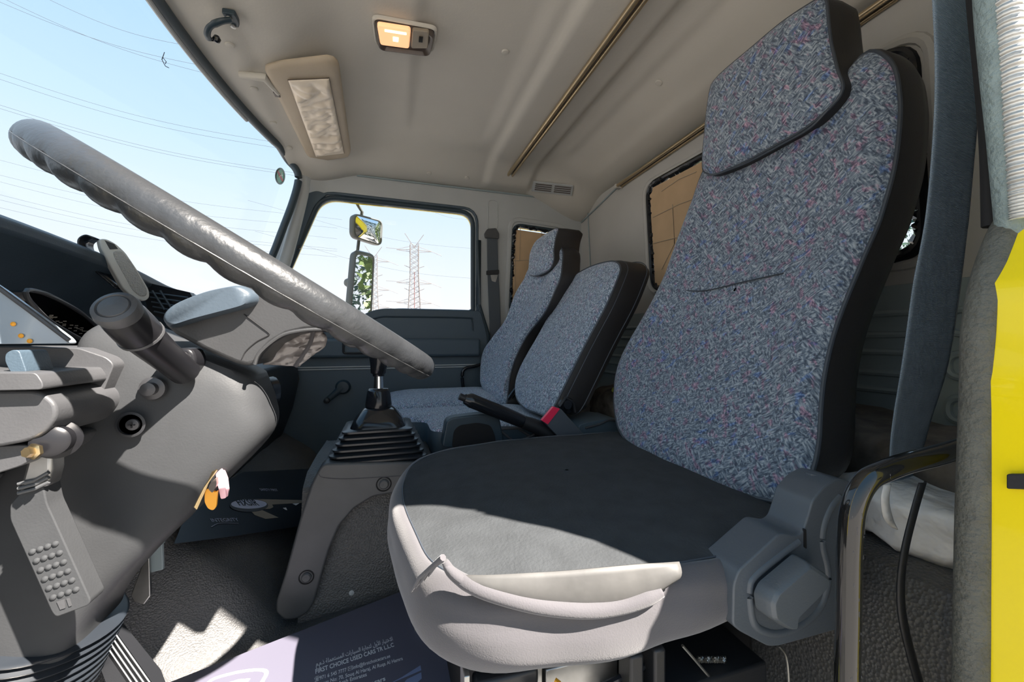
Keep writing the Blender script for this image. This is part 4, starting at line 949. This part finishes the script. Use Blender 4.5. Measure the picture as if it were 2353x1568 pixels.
# ---------------- passenger seat
psx0 = interp([(-.24, .41), (-.21, .42), (-.01, .505), (.072, .540), (.306, .620), (.46, .66)])
psx = lambda z, y=1.4: psx0(z)-.085*max(0, y-1.38)
pseat = empty('passenger_seat', (.25, 1.62, ZF), 'far passenger seat with patterned grey-blue back and built-in headrest, beside the passenger door', 'seat')
PB = [(1106, 870), (1110, 893), (1125, 912), (1150, 932), (1164, 928), (1168, 900), (1172, 868), (1184, 825), (1208, 777), (1232, 745), (1256, 712), (1275, 670), (1289, 636), (1293, 600), (1293, 577), (1285, 570), (1262, 590), (1225, 608), (1216, 630), (1192, 670), (1170, 730), (1136, 777), (1112, 815)]
pl = trace(PB, psx, 140)
PS = [(1.0, 0), (1.01, .008), (1.01, .05), (.98, .075), (.9, .082), (.05, .085)]
cushion_back(pseat, pl, psx, PROF, 'backrest', M['fabric2'], 'backrest_shell', M['vinyl'], PS, .003)
PH = [(1217, 628), (1219, 605), (1221, 584), (1233, 556), (1254, 539), (1275, 527), (1283, 527), (1277, 548), (1273, 575), (1273, 598), (1263, 620), (1240, 632), (1224, 634)]
phx = lambda z, y=0: psx(z, y)-.03
ph = trace(PH, phx, 90)
cushion_back(pseat, ph, phx, HPROF, 'headrest', M['fabric2'], 'headrest_shell', M['vinyl'], [(1.0, 0), (1.01, .006), (1.02, .04), (1.0, .09), (.9, .11), (.05, .11)], .0025)
def flatcushion(parent, x0, x1, y0, y1, z0, z1, name, mt, sidemt, crown=.02, r=.06, pts=None):
    lp_ = resample(rounded([V((x, y, 0)) for x, y in pts] if pts else [V((x0, y0, 0)), V((x1, y0, 0)), V((x1, y1, 0)), V((x0, y1, 0))], r, 8), 160); c_ = V(((x0+x1)/2, (y0+y1)/2+(.06 if pts else 0), 0))
    def rg(s_, z_): return [V((c_.x+(p_.x-c_.x)*s_, c_.y+(p_.y-c_.y)*s_, z_)) for p_ in lp_]
    a = MB(); a.rings([rg(s_, z1+crown*(1-s_**4)-(.0 if s_ < 1 else .004)) for s_ in (1, .98, .93, .85, .7, .5, .3, .1, .01)]); a.build(name, mt, parent, smooth=80)
    a = MB(); a.rings([rg(1.0, z1-.004), rg(1.004, z1-.012), rg(1.0, z0+.01), rg(.97, z0)], cap1=True); a.build(name+'_side', sidemt, parent, smooth=50)
flatcushion(pseat, -.02, .50, 1.425, 1.87, -.33, -.232, 'cushion', M['fabric2'], M['vinyl'], .028, .09)
a = MB(); a.box2((.03, 1.47, ZF), (.48, 1.83, -.34)); a.build('seat_base', M['darkgap'], pseat, bevel=.01)
a = MB(); a.tube(px([(1206, 868), (1188, 893), (1164, 925)], Y=1.40), .006, 8, flat=1.6); a.build('hinge_strap', M['gloss'], pseat)
# ---------------- middle seat
msx = interp([(-.22, .40), (-.18, .43), (.0, .535), (.21, .648), (.3, .69)])
mseat = empty('middle_seat', (.25, 1.2, -.31), 'narrow middle seat with a folding patterned back and black sides, between the two seats', 'seat')
MBK = [(1185, 884), (1187, 914), (1206, 938), (1235, 950), (1251, 955), (1262, 950), (1274, 934), (1306, 871), (1349, 786), (1392, 705), (1420, 640), (1426, 618), (1420, 605), (1405, 601), (1375, 607), (1345, 619), (1313, 640), (1294, 671), (1268, 717), (1242, 765), (1217, 808), (1195, 850)]
ml = trace(MBK, msx, 130)
cushion_back(mseat, ml, msx, PROF[:1]+[(.985, -.004), (.96, -.008), (.9, -.011), (.75, -.013), (.5, -.014), (.2, -.014), (.01, -.014)], 'backrest', M['fabric2'], 'backrest_shell', M['vinyl'], [(1.0, 0), (1.012, .006), (1.015, .03), (1.0, .09), (.975, .105), (.05, .11)], .003)
c_ = sum(ml, V((0, 0)))/len(ml)
for w_ in (.022, .088):
    a = MB(); a.tube([V((msx(q.y)+w_, q.x, q.y)) for q in [c_+(p_-c_)*1.012 for p_ in ml]], .0016, 6, closed=True, up=(1, 0, 0)); a.build('shell_seam', M['piping'], mseat)
flatcushion(mseat, -.02, .46, 1.03, 1.395, -.31, -.232, 'cushion', M['fabric2'], M['doorcard'], .012, .04, [(.108, 1.04), (.46, 1.04), (.46, 1.395), (-.02, 1.395), (-.02, 1.19), (.108, 1.19)])
a = MB(); a.lathe([(.022, 0), (.024, .004), (.016, .008), (.012, .014), (0, .014)], at(1300, 930, Y=1.0), (0, -1, .1)); a.build('hinge_knob', M['gloss'], mseat)
a = MB(); a.tube(px([(1285, 935), (1300, 915), (1318, 925), (1322, 948)], Y=.99), .005, 8); a.build('hinge_bracket', M['black'], mseat)

# ================================================================ CARDBOARD, RAILS, VISOR, LAMP
def rnd_card(name, pts, vec, label, folds, pf):
    b = MB(); b.prism(pts, vec); o = b.build(name, M['card'], smooth=0, bevel=.001); meta(o, label, 'cardboard', 'cardboard sheets blocking the rear windows')
    for f_ in folds:
        q = [pf(*p_) for p_ in f_]
        t = MB(); t.tube(q, .0014, 5); t.build('crease', M['visor'], o)
    return o
rnd_card('cardboard_sheet', [V((XR-.004, y, z)) for y, z in ((.70, .585), (1.355, .605), (1.32, .215), (.68, .19))], (.006, 0, 0), 'brown cardboard sheet taped into the rear window behind the driver seat',
         [((1500, 500), (1560, 470), (1640, 440)), ((1500, 560), (1560, 545), (1640, 520)), ((1520, 440), (1560, 412), (1600, 395)), ((1545, 470), (1550, 560), (1520, 620))], lambda u, v: at(u, v, X=XR-.006))
rnd_card('cardboard_sheet', [V((x, YW+.001, z)) for x, z in ((.615, .575), (.885, .56), (.885, .16), (.605, .16))], (0, .006, 0), 'brown cardboard sheet taped into the small side window behind the passenger door',
         [((1185, 520), (1183, 700)), ((1180, 600), (1215, 598)), ((1245, 520), (1243, 560)), ((1196, 520), (1194, 600))], lambda u, v: at(u, v, Y=YW-.001))
# rails
def rail(name, A, B, label, r=.009):
    t = empty(name, A, label, 'rail'); d = (B-A).normalized()
    for off, rr, nm in ((V((-.010, 0, 0)), r, 'front_rod'), (V((.010, 0, -.002)), r*.75, 'rear_rod')):
        b = MB(); b.tube([A+off, B+off], rr, 12); b.build(nm, M['rail'], t)
    b = MB(); b.tube([A+V((0, 0, .004)), B+V((0, 0, .004))], .006, 6); b.build('rail_slot', M['lamphouse'], t)
    b = MB(); b.box(A+d*.005, (.036, .014, .018)); b.build('end_bracket', M['headliner'], t, bevel=.003)
    b = MB(); b.lathe([(.006, 0), (.007, .002), (0, .005)], A+d*.004+V((0, 0, -.010)), (0, -.3, -1), 12); b.build('bracket_screw', M['steel'], t)
    return t
rail('curtain_rail', V((.558, 1.87, .793)), V((.575, .18, .812)), 'gold-toned double metal rail across the middle of the ceiling', .008)
rail('curtain_rail', V((XR-.018, 1.56, .690)), V((XR-.018, .18, .705)), 'bronze-coloured metal rail along the top of the rear wall', .0065)
# vent in the roof edge
vg = empty('roof_vent', at(1270, 433, Y=1.90), 'small grey slotted air vent in the roof edge above the small cardboard window', 'vent')
vq = [onceil(u, v, .006) for u, v in [(1226, 418), (1318, 428), (1314, 451), (1222, 440)]]; vn = ceil_n(vq[0])
b = MB(); b.prism(vq, -vn*.008); b.build('vent_frame', M['trim'], vg, bevel=.0015)
for s_ in range(2):
    for k in range(4):
        b = MB(); a0 = vq[0].lerp(vq[3], (k+.9)/5.2); a1 = vq[1].lerp(vq[2], (k+.9)/5.2); p0, p1 = a0.lerp(a1, .06+.48*s_), a0.lerp(a1, .47+.48*s_)
        b.tube([p0+vn*.001, p1+vn*.001], .0030, 6); b.build('vent_slot', M['lamphouse'], vg)
# dome lamp
dl = empty('dome_lamp', at(925, 78, Z=.83), 'lit interior dome lamp with dark housing on the ceiling', 'lamp')
def zc(u, v, z=.828): return at(u, v, Z=z)
q = rounded([zc(860, 40), zc(1000, 66), zc(990, 118), zc(868, 102)], .02, 6); b = MB()
c0 = sum(q, V((0, 0, 0)))/len(q)
b.rings([[c0+(p_-c0)*s_+V((0, 0, z_)) for p_ in q] for s_, z_ in ((1.10, .006), (1.09, -.002), (1.04, -.004), (1.0, 0))]); b.build('lamp_surround', M['headliner'], dl, smooth=80)
b = MB(); b.rings([[c0+(p_-c0)*s_+V((0, 0, z_)) for p_ in q] for s_, z_ in ((1.0, .004), (.985, -.012), (.95, -.018), (.9, -.018), (.8, -.01))], cap1=True); b.build('lamp_housing', M['lamphouse'], dl, smooth=50)
zl = .806
b = MB(); b.prism(rounded([zc(866, 58, zl), zc(944, 70, zl), zc(940, 113, zl), zc(874, 104, zl)], .008, 4), (0, 0, .012)); b.build('lamp_lens', M['lens'], dl, bevel=.003)
b = MB(); b.prism(rounded([zc(884, 68, zl-.001), zc(934, 76, zl-.001), zc(934, 81, zl-.001), zc(884, 73, zl-.001)], .001, 2), (0, 0, .002)); b.prism(rounded([zc(903, 85, zl-.001), zc(916, 87, zl-.001), zc(915, 97, zl-.001), zc(903, 95, zl-.001)], .001, 2), (0, 0, .002)); b.build('bulb_glow', M['bulb'], dl)
b = MB(); b.prism(rounded([zc(948, 70, zl), zc(986, 74, zl), zc(983, 112, zl), zc(945, 112, zl)], .006, 4), (0, 0, .010)); b.build('lamp_switch', M['lampswitch'], dl, bevel=.002)
b = MB(); b.prism([zc(963, 86, zl-.003), zc(972, 87, zl-.003), zc(971, 98, zl-.003), zc(962, 97, zl-.003)], (0, 0, .004)); b.build('switch_knob', M['darkgap'], dl)
# sun visor
vs_ = empty('sun_visor', at(715, 250, Z=.77), 'beige padded sun visor with a crumpled satin panel folded against the ceiling', 'sun visor')
zv = .762
VQ = [(606, 160), (640, 150), (760, 136), (778, 150), (806, 350), (800, 364), (735, 376), (712, 374), (660, 270)]
q = resample(rounded([zc(u, v, zv) for u, v in VQ], .012, 5), 100); c0 = sum(q, V((0, 0, 0)))/len(q); b = MB()
b.rings([[c0+(p_-c0)*s_+V((0, 0, z_)) for p_ in q] for s_, z_ in ((.01, -.004), (.5, -.004), (.85, -.003), (.95, 0), (1.0, .006), (1.0, .014), (.95, .019), (.1, .02))], cap0=True, cap1=True); b.build('visor_panel', M['visor'], vs_, smooth=70)
SP = [(662, 184), (756, 180), (791, 352), (726, 360)]
P4 = [zc(u, v, zv-.0065) for u, v in SP]
def satin(u, v):
    p_ = P4[0].lerp(P4[1], u).lerp(P4[3].lerp(P4[2], u), v)
    h_ = abs(noise.noise(V((u*1.4, v*9, 0))))*1.1+.5*abs(noise.noise(V((u*3+v*2, v*22, 3)))); e_ = min(1, u*12, (1-u)*12, v*12, (1-v)*12)
    return p_+V((0, 0, -.020*h_*e_-.001))
b = MB(); b.grid(satin, 24, 90); b.build('satin_panel', M['satin'], vs_, smooth=80, solid=.001)
b = MB(); b.tube(P4, .0016, 6, closed=True); b.build('panel_hem', M['lamphouse'], vs_)
b = MB(); b.tube([zc(552, 172, .772), zc(608, 178, .768), zc(640, 215, zv)], [.010, .012, .007], 12); b.build('hinge_arm', M['headliner'], vs_)
b = MB(); b.box(zc(636, 214, .764), (.016, .024, .014)); b.build('hinge_pin', M['lamphouse'], vs_, bevel=.002)
# ball hook at the windscreen header
hk = empty('mirror_hook', at(525, 48, Z=.775), 'dark curved hook with a ball end screwed to the ceiling above the windshield', 'hook')
b = MB(); b.prism(rounded([zc(508, 28, .772), zc(540, 34, .772), zc(551, 56, .772), zc(548, 66, .772), zc(522, 50, .772)], .006, 4), (0, 0, .012)); b.build('hook_plate', M['rubber'], hk, bevel=.002)
b = MB(); b.tube(cr_curve([zc(530, 46, .768), zc(505, 50, .755), zc(482, 62, .745), zc(476, 78, .74), zc(480, 90, .74)], 20), [.0085]*8+[.007]*12, 12, flat=.7); b.build('hook_arm', M['rubber'], hk)
b = MB(); b.tube([zc(480, 90, .74), zc(492, 91, .742)], .004, 8); cb = zc(498, 90, .742)
b.lathe([(.0, -.009), (.006, -.007), (.009, 0), (.006, .007), (0, .009)], cb, (0, 0, 1), 16); b.build('ball_end', M['gloss'], hk)
for u, v in ((526, 41), (536, 60)):
    b = MB(); b.lathe([(.0065, 0), (.006, .003), (0, .004)], zc(u, v, .7715), (0, 0, -1), 14); b.build('plate_screw', M['steel'], hk)
# sticker on the windshield
def sp_(u, v, o=0): return atp(u, v, V((wsx(1.72, .72)+.006+o, 1.72, .72)), V((1, 0, -.30)))
b = MB(); b.prism([sp_(u, v) for u, v in ell(644, 405, 11.5, 19.5)], (-.001, 0, 0)); sk = b.build('windshield_sticker', M['rubber'], smooth=0)
meta(sk, 'small round green no-smoking sticker in the upper corner of the windshield', 'sticker')
b = MB(); b.prism([sp_(u, v, .0006) for u, v in ell(644, 405, 10, 17.5)], (-.0005, 0, 0)); b.build('sticker_face', M['sticker'], sk, smooth=0)
b = MB(); b.prism([sp_(u, v, .0012) for u, v in [(636, 394), (639, 391), (652, 415), (649, 419)]], (-.0005, 0, 0)); b.build('red_bar', M['stickerred'], sk, smooth=0)
b = MB(); b.tube([sp_(u, v, .0012) for u, v in ell(644, 405, 9, 16)], .0012, 5, closed=True); b.build('sticker_ring', M['rubber'], sk)
b = MB(); b.tube(cr_curve([sp_(u, v, .0014) for u, v in [(640, 408), (644, 403), (649, 404), (646, 399), (648, 396)]], 14), .0016, 5); b.build('sticker_symbol', M['ink'], sk)

# ================================================================ PASSENGER DOOR
YD = YW-.002
dr = MB()
card_o = [V((-.79, ZF)), V((.47, ZF)), V((.47, .02)), V((.455, .08)), V((.435, .148)), V((-.02, .150)), V((-.08, .135)), V((-.19, .065)), V((-.56, .05))]
dr.prism([V((p_.x, YD, p_.y)) for p_ in rounded(card_o, [.01, .01, .02, .03, .02, .04, .04, .04, .01], 5)], (0, -.035, 0))
do = struct(dr.build('door_1', M['doorcard'], bevel=.008, bseg=3))
b = MB(); b.box2((-.52, YD-.062, -.075), (.43, YD-.03, .012)); b.build('armrest_ledge', M['doorcard'], do, bevel=.014, bseg=4)
b = MB(); b.tube(cr_curve([V((x, YD-.036, z)) for x, z in ((-.20, .045), (-.05, .105), (.05, .112), (.36, .112), (.39, .10), (.395, .05))], 40), .004, 8); b.build('moulded_line', M['rubber'], do)
b = MB(); b.tube([V((-.55, YD-.037, -.115)), V((.45, YD-.037, -.115))], .003, 6); b.tube([V((-.55, YD-.037, -.125)), V((.45, YD-.037, -.125))], .003, 6); b.build('lower_groove', M['trim'], do)
b = MB(); b.tube(rounded(px([(789, 780), (900, 790), (900, 812), (789, 812)], Y=YD-.066), .01, 4), .005, 8, closed=True, up=(0, 1, 0)); b.build('pull_handle', M['black'], do)
b = MB(); b.tube([V((.475, YD-.02, ZF)), V((.475, YD-.02, .03)), V((.45, YD-.015, .11)), V((.43, YD-.01, .18)), V((.432, YD-.006, .50))], .012, 10); b.build('door_edge_seal', M['rubber'], do)
# window crank
ck = MB(); q0, q1 = at(788, 890, Y=YD-.05), at(752, 920, Y=YD-.05); ck.tube([q0, q1], [.017, .011], 14, flat=.5, up=(0, 1, 0)); cko = ck.build('window_crank', M['rubber'], do)
b = MB(); b.lathe([(.030, .016), (.032, .006), (.024, -.006), (0, -.008)], q0, (0, 1, 0)); b.build('crank_hub', M['rubber'], cko)
b = MB(); b.lathe([(.011, 0), (.013, .012), (.011, .03), (0, .034)], q1, (0, -1, 0)); b.build('crank_knob', M['black'], cko)
b = MB(); b.tube(cr_curve(px([(1066, 905), (1062, 865), (1068, 848), (1090, 842), (1106, 838)], Y=YD-.05), 24), .008, 8); ph_ = b.build('grab_loop', M['gloss'], smooth=80); meta(ph_, 'black looped frame between the passenger door and the far seat', 'frame')

# ================================================================ BELTS, HANDBRAKE, BUCKLE, TRAYS
def ribbon(name, L_, R_, mt, parent=None, sol=.0016):
    a, b_ = cr_curve(L_, 60), cr_curve(R_, 60); m_ = MB()
    m_.rings([[p_.lerp(q, t) for p_, q in zip(a, b_)] for t in (0, .06, .5, .94, 1)], closed=False); return m_.build(name, mt, parent, smooth=80, solid=sol)
bl = [(2142, -60), (2144, 0), (2150, 150), (2146, 300), (2128, 500), (2100, 650), (2082, 780), (2070, 860), (2055, 950), (2046, 1030), (2046, 1110), (2050, 1160)]
br = [(2244, -60), (2246, 0), (2249, 150), (2242, 300), (2224, 500), (2206, 650), (2188, 780), (2172, 860), (2140, 960), (2120, 1030), (2090, 1110), (2080, 1160)]
yb = [.262, .265, .275, .285, .30, .32, .335, .345, .36, .37, .38, .385]
bt = empty('seat_belt', (.65, .33, -.2), 'grey driver seat belt webbing hanging down beside the driver seat', 'seat belt')
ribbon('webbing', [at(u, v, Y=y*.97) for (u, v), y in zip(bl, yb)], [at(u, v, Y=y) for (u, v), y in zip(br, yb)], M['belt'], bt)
b = MB(); b.tube([at(u, v, Y=y*1.0) for (u, v), y in zip(br, yb)][:8], .0012, 5); b.build('webbing_edge', M['piping'], bt)
pb = empty('seat_belt', V((.49, YW-.02, .0)), 'dark grey passenger seat belt on the pillar behind the passenger door', 'seat belt')
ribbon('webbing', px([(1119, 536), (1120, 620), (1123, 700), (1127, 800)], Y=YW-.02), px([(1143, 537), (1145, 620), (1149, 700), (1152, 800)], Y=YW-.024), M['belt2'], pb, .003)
b = MB(); b.prism(rounded(px([(1120, 526), (1140, 524), (1147, 536), (1147, 549), (1116, 546), (1114, 536)], Y=YW-.03), .006, 3), (0, .02, 0)); b.build('belt_guide', M['console'], pb, bevel=.004)
b = MB(); b.prism(rounded(px([(1118, 622), (1147, 620), (1147, 630), (1118, 632)], Y=YW-.03), .004, 3), (0, .008, 0)); b.build('tongue_grip', M['black'], pb, bevel=.002)
b = MB(); b.prism(rounded(px([(1127, 632), (1144, 632), (1139, 649), (1130, 646)], Y=YW-.028), .004, 3), (0, .003, 0)); b.build('belt_tongue', M['steel'], pb)
b = MB(); b.tube(rounded(px([(1121, 460), (1143, 460), (1143, 528), (1121, 528)], Y=YW-.001), .025, 6), .0022, 6, closed=True, up=(0, 1, 0)); b.build('pillar_slot', M['trim'], pb)
# buckle
bu = empty('belt_buckle', at(1330, 1025, Y=.91), 'dark grey seat belt buckle with a red release button beside the driver cushion', 'belt buckle')
b = MB(); b.prism(rounded(px([(1275, 936), (1289, 940), (1341, 998), (1328, 1026), (1300, 1022), (1257, 977), (1250, 970)], Y=.935), .003, 3), (0, .028, 0)); b.build('buckle_body', M['recliner'], bu, bevel=.003)
b = MB(); b.prism(rounded(px([(1272, 935), (1287, 940), (1259, 976), (1245, 967)], Y=.9335), .002, 3), (0, .010, 0)); b.build('release_button', M['red'], bu, bevel=.0015)
b = MB(); b.tube(px([(1328, 1010), (1355, 1040)], Y=.95), .008, 10, flat=.5); b.build('buckle_stalk', M['black'], bu)
# handbrake
hb_ = empty('handbrake', at(1270, 1010, Y=1.0), 'black handbrake lever pointing forward between the seats', 'handbrake')
P5 = cr_curve([at(u, v, Y=.965) for u, v in [(1068, 917), (1085, 922), (1120, 936), (1160, 952), (1196, 967), (1201, 969)]], 24)
b = MB(); b.tube(P5, [.0125+.0055*min(1, i/4)-.002*max(0, (i-14)/9) for i in range(24)], 18); b.build('brake_grip', M['gloss'], hb_)
b = MB(); b.tube([at(1056, 911, Y=.965), at(1070, 917, Y=.965)], .0085, 14); b.build('release_button', M['black'], hb_)
b = MB(); b.tube(cr_curve([at(u, v, Y=.97) for u, v in [(1200, 969), (1235, 982), (1262, 1000), (1285, 1030)]], 14), [.0165+.0006*i for i in range(14)], 14); b.build('brake_lever', M['black'], hb_)
# open storage tray
st_ = empty('storage_tray', at(1085, 1010, Y=1.0), 'black plastic storage tray with an arched opening behind the gear lever', 'tray')
b = MB(); b.prism(rounded(px([(1015, 1030), (1026, 968), (1040, 960), (1112, 951), (1148, 958), (1155, 998), (1160, 1030)], Y=.985), .012, 4), (0, .04, 0)); b.build('tray_body', M['rubber'], st_, bevel=.006, bseg=3)
b = MB(); b.prism(rounded(px([(1038, 1030), (1043, 990), (1056, 978), (1098, 972), (1128, 978), (1138, 1004), (1140, 1030)], Y=.983), .010, 4), (0, .004, 0)); b.build('tray_opening', M['darkgap'], st_)
ch = empty('cup_holder', at(1190, 1010, Y=.98), 'small open cup holder with shiny edges beside the handbrake', 'cup holder')
b = MB(); b.prism(px([(1145, 985), (1230, 985), (1240, 1030), (1150, 1030)], Y=.993), (0, .035, 0)); b.build('holder_body', M['rubber'], ch, bevel=.004)
for a_, b_ in (((1148, 988), (1176, 1012)), ((1192, 986), (1218, 1003)), ((1196, 1013), (1233, 997)), ((1150, 986), (1200, 984))):
    b = MB(); b.tube(px([a_, b_], Y=.992), .0035, 8); b.build('holder_edge', M['dashgrey'], ch)
cb_ = empty('console_box', at(1390, 1035, Y=.96), 'dark plastic console box between the buckle and the driver seat back', 'console box')
b = MB(); b.prism(rounded(px([(1330, 978), (1348, 972), (1400, 963), (1430, 966), (1450, 1040), (1330, 1045)], Y=.955), .008, 3), (0, .12, 0)); b.build('box_body', M['doorcard'], cb_, bevel=.006, bseg=3)
b = MB(); b.tube(cr_curve(px([(1345, 984), (1378, 975), (1398, 966), (1422, 968)], Y=.953), 14), .003, 8); b.build('box_lip', M['dashgrey'], cb_)
# grab bar by the door
gb = empty('grab_bar', at(1948, 1560, Y=.235), 'scuffed glossy black tubular bar standing beside the driver seat recliner', 'grab bar')
gp = [at(u, v, Y=y) for u, v, y in [(1945, 1900, .235), (1947, 1568, .235), (1950, 1400, .235), (1953, 1250, .235), (1962, 1165, .235), (1990, 1108, .234), (2035, 1082, .232), (2090, 1063, .229), (2150, 1048, .226), (2230, 1025, .222)]]
b = MB(); b.tube(cr_curve(gp, 90), [.0088]*90, 20); b.build('bar_tube', M['bar'], gb, smooth=80)
b = MB()
for i in range(26):
    k_ = 8+int(random.random()*52); p_ = cr_curve(gp, 90)[k_]; a_ = random.uniform(-.9, .9); n_ = V((-math.sin(a_)-.35, -math.cos(a_), 0)).normalized()
    b.box(p_+n_*.0087, (.0004, .0004, random.uniform(.001, .005)))
b.build('scratches', M['cushcover'], gb, kind='stuff')
# black strap and what lies behind the seat
b = MB(); sp = cr_curve([at(u, v, Y=.27) for u, v in [(2118, 1108), (2100, 1170), (2078, 1260), (2068, 1340), (2072, 1420), (2095, 1520), (2125, 1620)]], 40)
b.rings([[p_+V((-.006, -.001, 0)) for p_ in sp], [p_+V((0, -.003, 0)) for p_ in sp], [p_+V((.008, .001, 0)) for p_ in sp]], closed=False)
meta(b.build('hanging_strap', M['black'], solid=.002, smooth=80), 'narrow black strap hanging beside the grab bar', 'strap')
bx = MB()
def berth(u, v):
    prf = [(.50, ZF), (.55, -.46), (.585, -.31), (.60, -.285), (.63, -.275), (XR, -.27)]
    f_ = v*(len(prf)-1); i = min(int(f_), len(prf)-2); t = f_-i; x = prf[i][0]*(1-t)+prf[i+1][0]*t; z = prf[i][1]*(1-t)+prf[i+1][1]*t
    y = .18+1.76*u; return V((x+.008*noise.noise(V((y*6, z*8, 0))), y, z))
bx.grid(berth, 60, 40); struct(bx.build('trim_22', M['tunnel'], smooth=80))
def lump(name, c_, d_, mt, label, cat, amp=.2, fr=14, rot=0):
    m_ = MB(); c_ = V(c_); n1, n2 = 40, 24; cr_, sr_ = math.cos(rot), math.sin(rot)
    def fn(u, v):
        a, b_ = 2*PI*u, PI*(v-.5); e_ = .55
        p_ = V((math.copysign(abs(math.cos(b_))**e_*abs(math.cos(a))**e_, math.cos(a)), math.copysign(abs(math.cos(b_))**e_*abs(math.sin(a))**e_, math.sin(a)), math.copysign(abs(math.sin(b_))**e_, math.sin(b_))))
        q = V((p_.x*d_[0], p_.y*d_[1], p_.z*d_[2])); w_ = 1+amp*noise.noise(q*fr+c_)
        q = V((q.x*cr_-q.y*sr_, q.x*sr_+q.y*cr_, q.z))*w_; return c_+q
    m_.grid(fn, n1, n2); return meta(m_.build(name, mt, smooth=60), label, cat)
wp_ = at(2135, 1165, X=.66)
lump('plastic_bundle', (wp_.x+.04, wp_.y+.02, -.238), (.075, .10, .042), M['plasticwrap'], 'bundle wrapped in crumpled white plastic behind the driver seat', 'bundle', .3, 22)
lump('folded_blanket', (.85, .55, -.20), (.12, .32, .065), M['camo'], 'folded brown patterned blanket on the shelf behind the driver seat', 'blanket', .25, 12)
lump('dark_blanket', (.80, 1.15, -.215), (.12, .18, .055), M['camo'], 'dark patterned blanket behind the middle seat', 'blanket', .2, 14)
lump('lime_cloth', (.74, 1.08, -.155), (.05, .07, .010), M['limecloth'], 'small lime-yellow cloth lying on the dark blanket behind the middle seat', 'cloth', .3, 18)
b = MB(); fl_ = cr_curve([at(u, v, Y=.31) for u, v in [(2030, 1115), (2024, 1150), (2030, 1190), (2048, 1212)]], 20); fr_ = cr_curve([at(u, v, Y=.31) for u, v in [(2046, 1112), (2042, 1150), (2050, 1190), (2062, 1218)]], 20)
b.rings([fl_, [p_.lerp(q, .5)+V((0, -.003, 0)) for p_, q in zip(fl_, fr_)], fr_], closed=False); meta(b.build('plastic_strip', M['plasticwrap'], solid=.0015, smooth=80), 'loose strip of pale plastic hanging between seat back and grab bar', 'plastic strip')
# scratches on the windshield glass
b = MB(); b.tube([atp(u, v, V((wsx(1.0, .6)+.004, 1.0, .6)), V((1, 0, -.3))) for u, v in [(378, 120), (372, 137), (380, 152), (388, 156)]], .0009, 4)
b.tube([atp(u, v, V((wsx(1.0, .6)+.004, 1.0, .6)), V((1, 0, -.3))) for u, v in [(374, 132), (382, 142), (380, 147)]], .0009, 4); meta(b.build('glass_chip', M['wire']), 'small grey scratch mark on the windshield glass', 'scratch')
